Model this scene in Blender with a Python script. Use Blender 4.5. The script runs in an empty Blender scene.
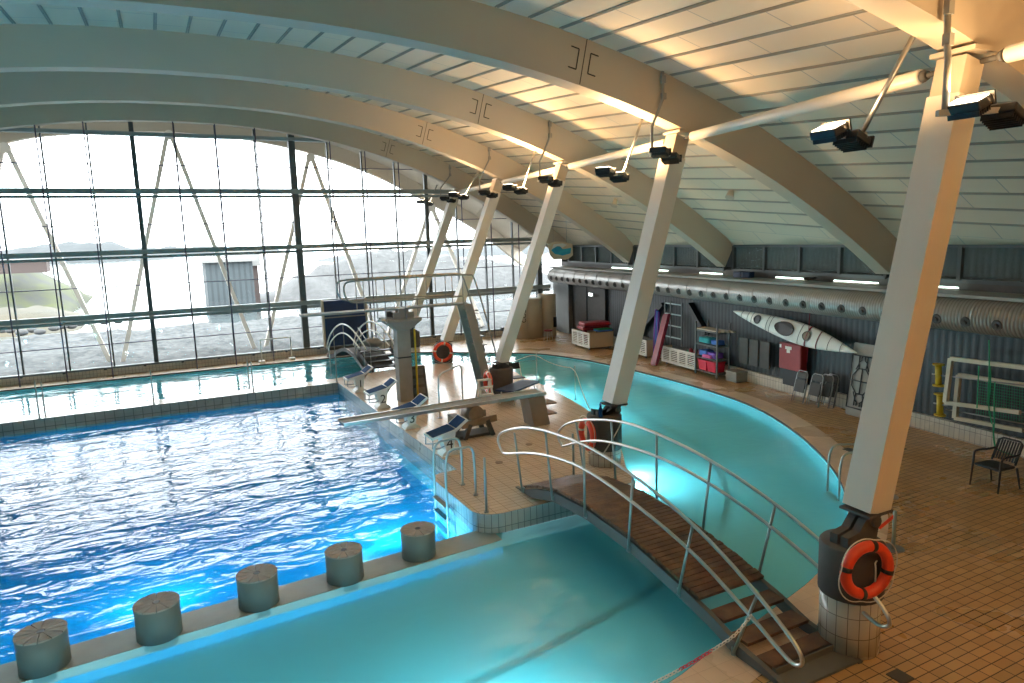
import bpy, bmesh, math, random
from mathutils import Vector, Matrix, noise
random.seed(7)
PI = math.pi
col = bpy.context.scene.collection
# ------------------------------------------------------------------ camera
CAM = Vector((0, 0, 4.7)); FPX = 686.056
def _R(p, r, y):
    return (Matrix.Rotation(y, 3, 'Z') @ Matrix.Rotation(p, 3, 'X') @ Matrix.Rotation(r, 3, 'Z'))
RM = _R(1.4214068006426666, -0.031751004836396216, -0.46591563463614144)
cd = bpy.data.cameras.new('camera'); co = bpy.data.objects.new('camera', cd); col.objects.link(co)
cd.sensor_width = 36; cd.lens = FPX / 1024 * 36; cd.clip_end = 3000; cd.clip_start = 0.05
co.matrix_world = Matrix.Translation(CAM) @ RM.to_4x4()
bpy.context.scene.camera = co
# survey helpers: where the sight line through a photo point meets a plane of the place
def ray(x, y): return (RM @ Vector((x - 512, -(y - 341.5), -FPX))).normalized()
def onz(x, y, z=0.0): d = ray(x, y); return CAM + d * ((z - CAM.z) / d.z)
def ony(x, y, Y): d = ray(x, y); return CAM + d * (Y / d.y)
def onx(x, y, X): d = ray(x, y); return CAM + d * (X / d.x)
WS = .115
def xw(Y): return 15.09 + WS * Y            # lower side wall
def xc(Y): return 15.495 + WS * Y           # clerestory
def onw(x, y, off=0.0):
    d = ray(x, y); return CAM + d * ((15.09 - off) / (d.x - WS * d.y))
FR = -.27; WZ = -.35                        # pool side floor level, water level
YK = [-1.7, 4.9, 11.35, 17.95, 24.55, 31.15]
WY = 31.9

# ------------------------------------------------------------------ mesh builder
class MB:
    def __init__(s): s.bm = bmesh.new(); s.uv = s.bm.loops.layers.uv.new('UVMap')
    def v(s, p): return s.bm.verts.new(p)
    def face(s, pts, uvs=None, sm=False):
        vs = [p if isinstance(p, bmesh.types.BMVert) else s.v(p) for p in pts]
        try: f = s.bm.faces.new(vs)
        except ValueError: return None
        f.smooth = sm
        if uvs:
            for l, u in zip(f.loops, uvs): l[s.uv].uv = u
        return f
    def hexa(s, c):  # 8 corners: bottom 4 ccw, top 4 ccw
        v = [s.v(p) for p in c]
        for q in ((3,2,1,0),(4,5,6,7),(0,1,5,4),(1,2,6,5),(2,3,7,6),(3,0,4,7)): s.bm.faces.new([v[i] for i in q])
        return v
    def box(s, c, d, M=None, bev=0):
        x, y, z = (k / 2 for k in d); c = Vector(c); M = M or Matrix.Identity(3)
        P = [c + M @ Vector(p) for p in ((-x,-y,-z),(x,-y,-z),(x,y,-z),(-x,y,-z),(-x,-y,z),(x,-y,z),(x,y,z),(-x,y,z))]
        v = s.hexa(P)
        if bev:
            es = {e for w in v for e in w.link_edges}
            bmesh.ops.bevel(s.bm, geom=list(es), offset=bev, segments=2, profile=.5, affect='EDGES')
    def bar(s, p, q, w, h, up=(0,0,1)):
        p = Vector(p); q = Vector(q); d = (q - p).normalized(); u = Vector(up)
        a = d.cross(u)
        if a.length < 1e-4: a = d.cross(Vector((1,0,0)))
        a.normalize(); b = a.cross(d).normalized(); a *= w / 2; b *= h / 2
        s.hexa([p-a-b, p+a-b, q+a-b, q-a-b, p-a+b, p+a+b, q+a+b, q-a+b])
    def tube(s, pts, r, n=8, closed=False, rs=None):
        P = [Vector(p) for p in pts]; m = len(P); rings = []; a = None
        for i, p in enumerate(P):
            if closed: t = P[(i+1) % m] - P[i-1]
            else: t = P[min(i+1, m-1)] - P[max(i-1, 0)]
            t.normalize()
            if a is None:
                a = t.cross(Vector((0,0,1)))
                if a.length < .05: a = t.cross(Vector((1,0,0)))
            a = (a - t * a.dot(t)).normalized(); b = t.cross(a); rr = rs[i] if rs else r
            rings.append([s.v(p + (a * math.cos(2*PI*k/n) + b * math.sin(2*PI*k/n)) * rr) for k in range(n)])
        for i in range(m if closed else m-1):
            A, B = rings[i], rings[(i+1) % m]
            for k in range(n):
                f = s.bm.faces.new((A[k], A[(k+1)%n], B[(k+1)%n], B[k])); f.smooth = n > 5
        if not closed:
            s.bm.faces.new(rings[0][::-1]); s.bm.faces.new(rings[-1])
    def cyl(s, p, q, r, r2=None, n=16):
        s.tube([p, q], r, n, rs=[r, r if r2 is None else r2])
    def lathe(s, prof, c=(0,0,0), n=24, M=None, sm=True):
        c = Vector(c); M = M or Matrix.Identity(3); rings = []
        for r, z in prof:
            rings.append([s.v(c + M @ Vector((r*math.cos(2*PI*k/n), r*math.sin(2*PI*k/n), z))) for k in range(n)])
        L = 0
        for i in range(len(rings)-1):
            A, B = rings[i], rings[i+1]; L2 = L + math.dist(prof[i], prof[i+1])
            for k in range(n):
                f = s.bm.faces.new((A[k], A[(k+1)%n], B[(k+1)%n], B[k])); f.smooth = sm
                rr = max(prof[i][0], prof[i+1][0]) * 2 * PI
                for l, u in zip(f.loops, ((k/n*rr, L), ((k+1)/n*rr, L), ((k+1)/n*rr, L2), (k/n*rr, L2))): l[s.uv].uv = u
            L = L2
        if prof[0][0] > 1e-5: s.bm.faces.new(rings[0][::-1])
        if prof[-1][0] > 1e-5: s.bm.faces.new(rings[-1])
    def poly(s, pts, z0, z1=None, f=None):
        """flat polygon (or prism) from 2-D outline; f maps (a,b,c)->world"""
        f = f or (lambda a, b, c: (a, b, c))
        if z1 is None: s.bm.faces.new([s.v(f(a, b, z0)) for a, b in pts]); return
        A = [s.v(f(a, b, z0)) for a, b in pts]; B = [s.v(f(a, b, z1)) for a, b in pts]
        s.bm.faces.new(A[::-1]); s.bm.faces.new(B)
        for i in range(len(pts)):
            j = (i+1) % len(pts); s.bm.faces.new((A[i], A[j], B[j], B[i]))
    def strip(s, pts, z0, z1, closed=False, sm=False):
        """vertical strip under an outline with (arc length, z) UVs"""
        L = 0; n = len(pts); A = [s.v((p[0], p[1], z0)) for p in pts]; B = [s.v((p[0], p[1], z1)) for p in pts]
        for i in range(n if closed else n-1):
            j = (i+1) % n; d = math.dist(pts[i][:2], pts[j][:2])
            f = s.bm.faces.new((A[i], A[j], B[j], B[i])); f.smooth = sm
            for l, u in zip(f.loops, ((L, z0), (L+d, z0), (L+d, z1), (L, z1))): l[s.uv].uv = u
            L += d
    def build(s, name, mat, parent=None, recalc=True, keep=False):
        bm = s.bm
        if recalc: bmesh.ops.recalc_face_normals(bm, faces=bm.faces[:])
        me = bpy.data.meshes.new(name); bm.to_mesh(me); bm.free()
        for m in (mat if isinstance(mat, (list, tuple)) else [mat]): me.materials.append(m)
        o = bpy.data.objects.new(name, me); col.objects.link(o)
        if parent:
            o.parent = parent; me.transform(wm(parent).inverted())
        elif not keep and len(me.vertices):
            xs = [v.co for v in me.vertices]
            c = Vector(((min(v.x for v in xs)+max(v.x for v in xs))/2, (min(v.y for v in xs)+max(v.y for v in xs))/2, min(v.z for v in xs)))
            me.transform(Matrix.Translation(-c)); o.location = c
        return o
def wm(o):
    m = o.matrix_basis.copy()
    return wm(o.parent) @ m if o.parent else m
def tag(o, label=None, cat=None, group=None, kind=None):
    if label: o['label'] = label
    if cat: o['category'] = cat
    if group: o['group'] = group
    if kind: o['kind'] = kind
    return o
def empty(name, loc, label, cat, rz=0, group=None, kind=None):
    o = bpy.data.objects.new(name, None); o.empty_display_size = .1; col.objects.link(o)
    o.matrix_basis = Matrix.Translation(loc) @ Matrix.Rotation(rz, 4, 'Z')
    return tag(o, label, cat, group, kind)
def struct(o): o['kind'] = 'structure'; return o
def copy_tree(o, parent=None):
    c = o.copy(); col.objects.link(c)
    if parent: c.parent = parent
    for ch in list(o.children): copy_tree(ch, c)
    return c
def place(o, loc, rz=0): o.matrix_basis = Matrix.Translation(loc) @ Matrix.Rotation(rz, 4, 'Z'); return o
def text_mesh(txt, size, M, mat, parent, name='number', ext=.002):
    cu = bpy.data.curves.new(name, 'FONT'); cu.body = txt; cu.size = size; cu.extrude = ext
    cu.align_x = 'CENTER'; cu.align_y = 'CENTER'; cu.resolution_u = 4
    t = bpy.data.objects.new(name, cu); me = bpy.data.meshes.new_from_object(t); bpy.data.objects.remove(t)
    me.transform(M); me.materials.clear(); me.materials.append(mat); me.name = name
    o = bpy.data.objects.new(name, me); col.objects.link(o)
    if parent: o.parent = parent; me.transform(wm(parent).inverted())
    return o

# ------------------------------------------------------------------ materials
def newmat(name):
    m = bpy.data.materials.new(name); m.use_nodes = True; nt = m.node_tree; nt.nodes.clear()
    out = nt.nodes.new('ShaderNodeOutputMaterial'); return m, nt, out
def N(nt, t, **k):
    n = nt.nodes.new(t)
    for a, b in k.items():
        if a in n.inputs: n.inputs[a].default_value = b
        else: setattr(n, a, b)
    return n
def mat(name, c, rough=.5, metal=0, var=.12, scale=6, c2=None, bump=0, spec=.5, emit=None, es=0):
    m, nt, out = newmat(name); b = N(nt, 'ShaderNodeBsdfPrincipled'); L = nt.links.new
    b.inputs['Roughness'].default_value = rough; b.inputs['Metallic'].default_value = metal
    b.inputs['Specular IOR Level'].default_value = spec
    tc = N(nt, 'ShaderNodeTexCoord'); no = N(nt, 'ShaderNodeTexNoise', Scale=scale, Detail=4.0)
    L(tc.outputs['Object'], no.inputs['Vector'])
    r = N(nt, 'ShaderNodeValToRGB'); r.color_ramp.elements[0].position = .3; r.color_ramp.elements[1].position = .7
    c2 = c2 or tuple(x * (1 - var) for x in c)
    r.color_ramp.elements[0].color = (*c2, 1); r.color_ramp.elements[1].color = (*c, 1)
    L(no.outputs['Fac'], r.inputs['Fac']); L(r.outputs['Color'], b.inputs['Base Color'])
    if bump:
        bu = N(nt, 'ShaderNodeBump', Strength=bump, Distance=.02); L(no.outputs['Fac'], bu.inputs['Height']); L(bu.outputs['Normal'], b.inputs['Normal'])
    if emit: b.inputs['Emission Color'].default_value = (*emit, 1); b.inputs['Emission Strength'].default_value = es
    L(b.outputs[0], out.inputs[0]); return m
def tile_mat(name, c1, c2, grout, bw, bh, mortar, coord='pos', rough=(.15, .4), offset=0, ns=.5, stain=.12):
    m, nt, out = newmat(name); L = nt.links.new; b = N(nt, 'ShaderNodeBsdfPrincipled')
    src = N(nt, 'ShaderNodeNewGeometry').outputs['Position'] if coord == 'pos' else N(nt, 'ShaderNodeUVMap').outputs['UV']
    br = N(nt, 'ShaderNodeTexBrick'); br.offset = offset; br.squash = 1
    br.inputs['Scale'].default_value = 1; br.inputs['Brick Width'].default_value = bw; br.inputs['Row Height'].default_value = bh
    br.inputs['Mortar Size'].default_value = mortar; br.inputs['Mortar Smooth'].default_value = .3
    br.inputs['Color1'].default_value = (*c1, 1); br.inputs['Color2'].default_value = (*c2, 1); br.inputs['Mortar'].default_value = (*grout, 1)
    L(src, br.inputs['Vector'])
    no = N(nt, 'ShaderNodeTexNoise', Scale=ns, Detail=5.0); L(src, no.inputs['Vector'])
    mp = N(nt, 'ShaderNodeMapRange'); mp.inputs['From Min'].default_value = .35; mp.inputs['From Max'].default_value = .65
    mp.inputs['To Min'].default_value = rough[0]; mp.inputs['To Max'].default_value = rough[1]
    L(no.outputs['Fac'], mp.inputs['Value']); L(mp.outputs[0], b.inputs['Roughness'])
    mx = N(nt, 'ShaderNodeMix'); mx.data_type = 'RGBA'; mx.blend_type = 'MULTIPLY'
    mp2 = N(nt, 'ShaderNodeMapRange'); mp2.inputs['From Min'].default_value = .3; mp2.inputs['From Max'].default_value = .7; mp2.inputs['To Min'].default_value = 1 - stain; mp2.inputs['To Max'].default_value = 1
    no2 = N(nt, 'ShaderNodeTexNoise', Scale=1.7, Detail=6.0); L(src, no2.inputs['Vector']); L(no2.outputs['Fac'], mp2.inputs['Value'])
    mx.inputs['Factor'].default_value = 1; L(br.outputs['Color'], mx.inputs[6]); L(mp2.outputs[0], mx.inputs[7])
    L(mx.outputs[2], b.inputs['Base Color'])
    bu = N(nt, 'ShaderNodeBump', Strength=.25, Distance=.004); bu.invert = True
    L(br.outputs['Fac'], bu.inputs['Height']); L(bu.outputs['Normal'], b.inputs['Normal'])
    L(b.outputs[0], out.inputs[0]); return m
def water_mat(name, tint, sc, strength, dist, stretch=(1, 1), rough=.02, turbid=(.2,.8,.88), tf=.5):
    m, nt, out = newmat(name); L = nt.links.new
    g = N(nt, 'ShaderNodeNewGeometry'); mp = N(nt, 'ShaderNodeMapping'); mp.inputs['Scale'].default_value = (*stretch, 1)
    mp.inputs['Rotation'].default_value = (0, 0, .12)
    L(g.outputs['Position'], mp.inputs['Vector'])
    no = N(nt, 'ShaderNodeTexNoise', Scale=sc, Detail=2.5, Roughness=.5, Distortion=.6); L(mp.outputs[0], no.inputs['Vector'])
    no2 = N(nt, 'ShaderNodeTexNoise', Scale=sc * .31, Detail=1.0); L(mp.outputs[0], no2.inputs['Vector'])
    ad = N(nt, 'ShaderNodeMath', operation='MULTIPLY_ADD'); ad.inputs[1].default_value = 1.6
    L(no2.outputs['Fac'], ad.inputs[0]); L(no.outputs['Fac'], ad.inputs[2])
    bu = N(nt, 'ShaderNodeBump', Strength=strength, Distance=dist); L(ad.outputs[0], bu.inputs['Height'])
    fr = N(nt, 'ShaderNodeFresnel', IOR=1.34); L(bu.outputs['Normal'], fr.inputs['Normal'])
    gl = N(nt, 'ShaderNodeBsdfGlossy', Roughness=rough); L(bu.outputs['Normal'], gl.inputs['Normal'])
    tr = N(nt, 'ShaderNodeBsdfTransparent'); tr.inputs['Color'].default_value = (*tint, 1)
    df = N(nt, 'ShaderNodeBsdfDiffuse'); df.inputs['Color'].default_value = (*turbid, 1)   # light scattered back by the water body
    mt = N(nt, 'ShaderNodeMixShader'); mt.inputs[0].default_value = tf; 
    tl = N(nt, 'ShaderNodeBsdfTranslucent'); tl.inputs['Color'].default_value = (*turbid, 1); m2 = N(nt, 'ShaderNodeMixShader'); m2.inputs[0].default_value = .45
    L(df.outputs[0], m2.inputs[1]); L(tl.outputs[0], m2.inputs[2]); L(tr.outputs[0], mt.inputs[1]); L(m2.outputs[0], mt.inputs[2])
    mx = N(nt, 'ShaderNodeMixShader'); L(fr.outputs[0], mx.inputs[0]); L(mt.outputs[0], mx.inputs[1]); L(gl.outputs[0], mx.inputs[2])
    L(mx.outputs[0], out.inputs[0]); return m
def glass_mat(name, tint, refl=.06):
    m, nt, out = newmat(name); L = nt.links.new
    fr = N(nt, 'ShaderNodeFresnel', IOR=1.45 if refl > .05 else 1.2)
    gl = N(nt, 'ShaderNodeBsdfGlossy', Roughness=.01); tr = N(nt, 'ShaderNodeBsdfTransparent'); tr.inputs['Color'].default_value = (*tint, 1)
    mx = N(nt, 'ShaderNodeMixShader'); L(tr.outputs[0], mx.inputs[1])
    if refl > .05: L(fr.outputs[0], mx.inputs[0]); L(gl.outputs[0], mx.inputs[2])
    else:   # pale grey veil stands in for the pane's soft reflections
        df = N(nt, 'ShaderNodeBsdfDiffuse'); df.inputs['Color'].default_value = (.45, .55, .56, 1); mx.inputs[0].default_value = .22; L(df.outputs[0], mx.inputs[2])
    L(mx.outputs[0], out.inputs[0]); return m
def ceil_mat():
    m, nt, out = newmat('roof_panels'); L = nt.links.new; b = N(nt, 'ShaderNodeBsdfPrincipled', Roughness=.6)
    uv = N(nt, 'ShaderNodeUVMap').outputs['UV']
    br = N(nt, 'ShaderNodeTexBrick'); br.offset = .5
    for k, v in (('Scale', 1), ('Brick Width', 1.9), ('Row Height', 1.0), ('Mortar Size', .012), ('Mortar Smooth', .2)): br.inputs[k].default_value = v
    br.inputs['Color1'].default_value = (.75, .64, .50, 1); br.inputs['Color2'].default_value = (.70, .60, .47, 1); br.inputs['Mortar'].default_value = (.4, .38, .35, 1)
    L(uv, br.inputs['Vector']); L(br.outputs['Color'], b.inputs['Base Color']); L(b.outputs[0], out.inputs[0]); return m
def emis(name, c, s):
    m, nt, out = newmat(name); e = N(nt, 'ShaderNodeEmission', Strength=s); e.inputs['Color'].default_value = (*c, 1)
    nt.links.new(e.outputs[0], out.inputs[0]); return m
def rib_mat(name, c1, c2, freq, rough=.5, metal=0, axis='Y'):
    m, nt, out = newmat(name); L = nt.links.new; b = N(nt, 'ShaderNodeBsdfPrincipled', Roughness=rough, Metallic=metal)
    g = N(nt, 'ShaderNodeNewGeometry'); w = N(nt, 'ShaderNodeTexWave', Scale=freq, Distortion=0.0); w.bands_direction = axis; w.wave_profile = 'SIN'
    L(g.outputs['Position'], w.inputs['Vector'])
    r = N(nt, 'ShaderNodeValToRGB'); r.color_ramp.elements[0].color = (*c1, 1); r.color_ramp.elements[1].color = (*c2, 1)
    r.color_ramp.elements[0].position = .2; r.color_ramp.elements[1].position = .5
    no = N(nt, 'ShaderNodeTexNoise', Scale=1.3, Detail=4.0); mx = N(nt, 'ShaderNodeMix'); mx.data_type = 'RGBA'; mx.blend_type = 'MULTIPLY'; mx.inputs['Factor'].default_value = .35
    L(w.outputs['Fac'], r.inputs['Fac']); L(r.outputs['Color'], mx.inputs[6]); L(no.outputs['Fac'], mx.inputs[7]); L(mx.outputs[2], b.inputs['Base Color'])
    bu = N(nt, 'ShaderNodeBump', Strength=.4, Distance=.02); L(w.outputs['Fac'], bu.inputs['Height']); L(bu.outputs['Normal'], b.inputs['Normal'])
    L(b.outputs[0], out.inputs[0]); return m
M = dict(
 floor=tile_mat('floor_tiles', (.55,.345,.155), (.44,.27,.12), (.06,.035,.02), .25, .125, .0075, rough=(.2,.5)),
 deck=tile_mat('deck_tiles', (.78,.62,.47), (.72,.57,.43), (.36,.26,.18), .25, .125, .005, rough=(.08,.26)),
 coping=tile_mat('coping_tiles', (.78,.62,.46), (.73,.57,.42), (.58,.44,.32), .25, .25, .003, rough=(.2,.4)),
 white_tile=tile_mat('white_wall_tiles', (.66,.62,.52), (.6,.56,.48), (.25,.23,.2), .125, .25, .006, 'uv'),
 pool_tile=tile_mat('pool_edge_tiles', (.52,.60,.60), (.46,.55,.56), (.22,.28,.28), .125, .25, .008, 'uv'),
 far_tile=tile_mat('pool_far_wall_tiles', (.40,.39,.33), (.35,.345,.30), (.18,.18,.16), .25, .25, .012, 'uv'),
 basin=mat('turquoise_basin', (.24,.82,.92), .5, c2=(.2,.76,.87), scale=.4),
 basin_deep=mat('deep_blue_basin', (.004,.42,.78), .5, c2=(.003,.36,.70), scale=.3),
 ledge=mat('submerged_ledge', (.40,.44,.40), .25, var=.15, scale=2),
 w_main=water_mat('water_rippled', (.9,.97,1), 2.1, 1.0, .046, (.65, 1.3), turbid=(.008,.42,.78), tf=.42),
 w_calm=water_mat('water_calm', (.88,.98,1), 1.6, .5, .03, (1, 1.3), turbid=(.34,.92,.94), tf=.5),
 w_chan=water_mat('water_still', (.9,.98,1), 1.2, .8, .035, (.8, 2.0)),
 arch=mat('painted_glulam', (.52,.44,.34), .5, var=.06, scale=.8),
 mark=mat('black_paint_line', (.03,.025,.02), .6),
 col=mat('white_painted_steel', (.74,.68,.59), .4, var=.05, scale=1),
 steel=mat('stainless_steel', (.62,.62,.60), .28, 1, var=.1),
 steel_d=mat('dull_steel', (.34,.34,.33), .4, .9),
 teal_steel=mat('weathered_steel', (.35,.44,.44), .35, .6),
 frame=mat('dark_window_frame', (.07,.085,.09), .5),
 cable=mat('violet_grey_rod', (.12,.10,.17), .5),
 bar=mat('grey_transom', (.26,.31,.31), .5),
 dark=mat('dark_grey_foam', (.085,.08,.076), .7, var=.2),
 black=mat('black_plastic', (.012,.012,.014), .45),
 wood=mat('worn_wet_decking', (.06,.022,.012), .4, c2=(.17,.085,.04), scale=5, bump=.3),
 string=mat('grey_painted_stringer', (.13,.14,.14), .5, var=.2, scale=2),
 orange=mat('orange_buoy', (.85,.07,.025), .4, var=.1),
 rope=mat('white_rope', (.7,.66,.58), .8),
 navy=mat('navy_mat', (.012,.035,.115), .45, var=.2),
 blue=mat('blue_grip', (.014,.06,.17), .85, var=.25, spec=.15),
 white=mat('white_fibreglass', (.78,.76,.70), .4, var=.05),
 grip=mat('grey_board_grip', (.28,.31,.31), .7),
 beige=mat('beige_plywood', (.50,.40,.28), .6, var=.1, scale=3),
 conc=mat('raw_concrete', (.30,.27,.235), .75, var=.15, scale=4, bump=.1),
 bolt=mat('bollard_side', (.20,.235,.215), .5, var=.15, scale=3),
 stone=mat('bollard_top', (.42,.36,.30), .7, var=.15, scale=14),
 brown=mat('brown_fulcrum', (.28,.19,.12), .5, var=.3, scale=5),
 wallp=rib_mat('grey_corrugated_panels', (.022,.027,.03), (.042,.05,.055), 1.7, axis='Y'),
 duct=rib_mat('galvanised_duct', (.33,.315,.29), (.46,.44,.41), 4.0, .35, .35, axis='Y'),
 inner=mat('plain_beige_wall', (.12,.11,.10), .8),
 tank=mat('cream_tank', (.56,.49,.38), .45, var=.1, scale=1.5),
 red=mat('red_vinyl', (.27,.01,.025), .4, var=.15), stripe=mat('worn_lane_stripe', (.02,.05,.06), .7, var=.2, scale=8), redp=mat('bright_red_plastic', (.75,.02,.06), .4),
 cabinet=mat('red_cabinet_paint', (.33,.022,.022), .45), purple=mat('purple_foam', (.16,.05,.38), .6),
 green=mat('green_net', (.02,.30,.13), .8), teal=mat('teal_cloth', (.05,.42,.45), .8), pink=mat('pink_plastic', (.75,.12,.35), .6),
 lblue=mat('blue_cloth', (.08,.2,.6), .8), yellow=mat('yellow_plastic', (.62,.42,.02), .5),
 goal=mat('cream_goal_tube', (.55,.49,.36), .45), grey=mat('light_grey_plastic', (.30,.29,.26), .6),
 glass=glass_mat('window_glass', (.97,.99,.99)), sglass=glass_mat('clerestory_glass', (.8,.9,.9), .01),
 ceil=ceil_mat(), purlin=mat('dark_roof_slot', (.38,.35,.295), .6), 
 lampface=emis('lit_lamp_glass', (1, .86, .62), 14), lampoff=mat('unlit_lamp_glass', (.35,.35,.33), .15),
 tube=emis('fluorescent_tube', (.75, 1, .88), 7), uw=emis('underwater_lamp_glass', (.4, 1, .85), 1.2), exit=emis('lit_exit_box', (.9, 1, .95), 5),
 shore=mat('shore_gravel', (.085,.088,.086), .95, c2=(.022,.028,.031), scale=3.2, bump=.6),
 path=mat('pale_path', (.15,.15,.14), .9), rock=mat('wet_boulder', (.08,.082,.082), .9, var=.4, scale=1.2, bump=.5),
 grass=mat('island_grass', (.055,.065,.018), .9, c2=(.036,.038,.037), scale=.35, bump=.3), weed=mat('shore_weed', (.07,.055,.028), .9, c2=(.055,.058,.05), scale=.1),
 hill=mat('hazy_hill', (.06,.067,.07), 1, var=.06, scale=.01), shed=rib_mat('grey_blue_cladding', (.04,.052,.058), (.06,.078,.085), .5, .7, axis='X'),
 shedb=mat('brown_cladding', (.075,.055,.05), .8), concl=mat('pale_roof_slab', (.22,.22,.21), .8),
 poster=mat('cream_board', (.5,.42,.3), .7), wave=mat('turquoise_print', (.02,.35,.45), .6, c2=(.01,.2,.4), scale=5), wavew=mat('pale_print', (.55,.62,.62), .6),
)
def sea_mat():
    m, nt, out = newmat('sea'); L = nt.links.new; b = N(nt, 'ShaderNodeBsdfPrincipled', Roughness=.12)
    b.inputs['Base Color'].default_value = (.07,.085,.085,1)
    g = N(nt, 'ShaderNodeNewGeometry'); no = N(nt, 'ShaderNodeTexNoise', Scale=.35, Detail=4.0); L(g.outputs['Position'], no.inputs['Vector'])
    bu = N(nt, 'ShaderNodeBump', Strength=.3, Distance=.4); L(no.outputs['Fac'], bu.inputs['Height']); L(bu.outputs['Normal'], b.inputs['Normal'])
    L(b.outputs[0], out.inputs[0]); return m
M['sea'] = sea_mat()

# ------------------------------------------------------------------ outlines of floor and pools
def arcpts(c, r, a0, a1, n): return [(c[0]+r*math.cos(math.radians(a0+(a1-a0)*i/n)), c[1]+r*math.sin(math.radians(a0+(a1-a0)*i/n))) for i in range(n+1)]
def smooth(pts, it=2):
    for _ in range(it):
        q = [pts[0]]
        for a, b in zip(pts, pts[1:]):
            q += [(a[0]*.75+b[0]*.25, a[1]*.75+b[1]*.25), (a[0]*.25+b[0]*.75, a[1]*.25+b[1]*.75)]
        q.append(pts[-1]); pts = q
    return pts
XL = -17.0
_o = [onz(x, y, FR) for x, y in [(672,683),(700,660),(750,626),(786,600),(815,578),(836,550),(849,520),(847,496),(838,474),(820,452),(795,430),(760,408),(720,393),(660,376),(600,362),(560,355.5),(530,352.6)]]
_o = [(p.x, p.y) for p in _o]
OUT = [(XL, 5.15)] + smooth([(2.0, 5.15)] + _o + [(12.0, 27.6), (10.9, 28.8), (9.4, 29.6), (7.5, 30.2), (5.0, 30.4), (0, 30.6)]) + [(XL, 30.9)]
_i = [onz(x, y, 0) for x, y in [(626,470),(622,448),(610,430),(596,415),(575,402),(557,391.5),(540,383.5),(522,377)]]
_i = [(p.x, p.y) for p in _i]
PEN = ([(7.4, 10.22)] + smooth([(7.75, 10.3)] + _i + [(10.9, 21.5), (10.75, 23.2), (9.9, 24.5), (8.3, 24.75)]) + [(6.0, 24.3), (5.0, 24.05), (XL, 24.05), (XL, 23.3), (4.99, 23.3),
       (5.05, 12.75)] + arcpts((4.72, 12.45), .30, 90, 180, 5) + arcpts((4.85, 10.65), .43, 180, 270, 7))
# right floor with the pool cut out
WR = [(xw(-7), -7), (xw(WY), WY)]
mb = MB(); mb.poly([(XL, -7)] + WR + [(XL, WY)] + OUT[::-1], FR)
fl = struct(mb.build('floor', M['floor'], keep=True)); fl['label'] = 'orange brown rectangular tiled floor around the pools'
def offset(pts, d):
    r = []
    for i, p in enumerate(pts):
        a = Vector(pts[max(i-1, 0)]); b = Vector(pts[min(i+1, len(pts)-1)]); t = (b-a).normalized(); r.append((p[0]+t.y*d, p[1]-t.x*d))
    return r
OO = offset(OUT, .62)
mb = MB()
for i in range(len(OUT)-1): mb.face([(*OUT[i], FR+.006), (*OO[i], FR+.006), (*OO[i+1], FR+.006), (*OUT[i+1], FR+.006)])
struct(mb.build('trim_1', M['coping'], keep=True))
mb = MB(); mb.strip(offset(OUT, -.004), FR-.05, FR+.007, sm=True)
struct(mb.build('trim_2', M['dark'], keep=True))
mb = MB(); mb.strip(offset(OUT, -.004), -.62, FR-.05, sm=True); struct(mb.build('pool_basin', M['basin'], keep=True))
mb = MB(); mb.poly(PEN, 0.0); struct(mb.build('floor', M['deck'], keep=True))
mb = MB(); mb.strip(PEN, -.72, 0.0, closed=True)
struct(mb.build('trim_3', M['pool_tile'], keep=True))
# basins
mb = MB(); mb.strip(OUT, -.62, FR-.02, sm=True); 
struct(mb.build('pool_basin', M['basin'], keep=True))
mb = MB(); mb.strip(PEN, -1.0, -.72, closed=True); struct(mb.build('pool_basin', M['basin'], keep=True))
SD = math.atan2(.49, 5.04)
def sx(Xc): return 9.62 + (Xc - .79) * .085    # front line of bollards
LP = [(XL, 8.1), (XL, 23.3), (5.04, 23.3), (5.04, 12.6), (4.42, 12.4), (4.42, 10.3), (4.42, sx(4.42)+.25)]
mb = MB(); mb.poly([(XL, sx(XL)+.3), (4.46, sx(4.46)+.3), (4.46, 12.6), (5.06, 12.7), (5.06, 23.32), (XL, 23.32)], -1.34)
mb.strip([(4.455, 10.4), (4.455, 12.5), (5.045, 12.7), (5.045, 23.29), (XL, 23.29)], -1.34, -.42)
mb.strip([(XL, sx(XL)+.585), (4.46, sx(4.46)+.585)], -1.34, -.47)
struct(mb.build('pool_basin', M['basin_deep'], keep=True))
mb = MB(); mb.strip([(5.03, 12.75), (5.03, 23.285), (XL, 23.285)], -.42, -.001)
struct(mb.build('trim_4', M['far_tile'], keep=True))
mb = MB(); mb.poly([(XL, sx(XL)), (4.7, sx(4.7)), (4.7, sx(4.7)+.58), (XL, sx(XL)+.58)], -.47, -.344)
struct(mb.build('trim_5', M['ledge'], keep=True))
mb = MB(); mb.poly([(XL, sx(XL)), (4.7, sx(4.7)), (4.7, sx(4.7)+.58), (XL, sx(XL)+.58)], -1.34, -.47)
struct(mb.build('pool_basin', M['basin_deep'], keep=True))
# lane stripes on the basin floor
def stripe(pts, w, z, name, m=None):
    mb = MB(); pts = smooth(pts); A = offset(pts, w/2); B = offset(pts, -w/2)
    for i in range(len(pts)-1): mb.face([(*A[i], z), (*B[i], z), (*B[i+1], z), (*A[i+1], z)])
    return struct(mb.build(name, M['stripe'], keep=True))
def gp(*ps): return [tuple(onz(x, y, -.595).xy) for x, y in ps]
stripe([(-6, 6.4)] + gp((440, 700), (480, 681), (570, 636), (668, 581), (700, 562)), .15, -.595, 'trim_6')
stripe(gp((600, 388), (627, 408), (655, 422), (682, 436)), .13, -.595, 'trim_6')
stripe(gp((692, 440), (712, 460), (727, 486), (728, 505), (722, 522)), .10, -.595, 'trim_6')
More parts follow.
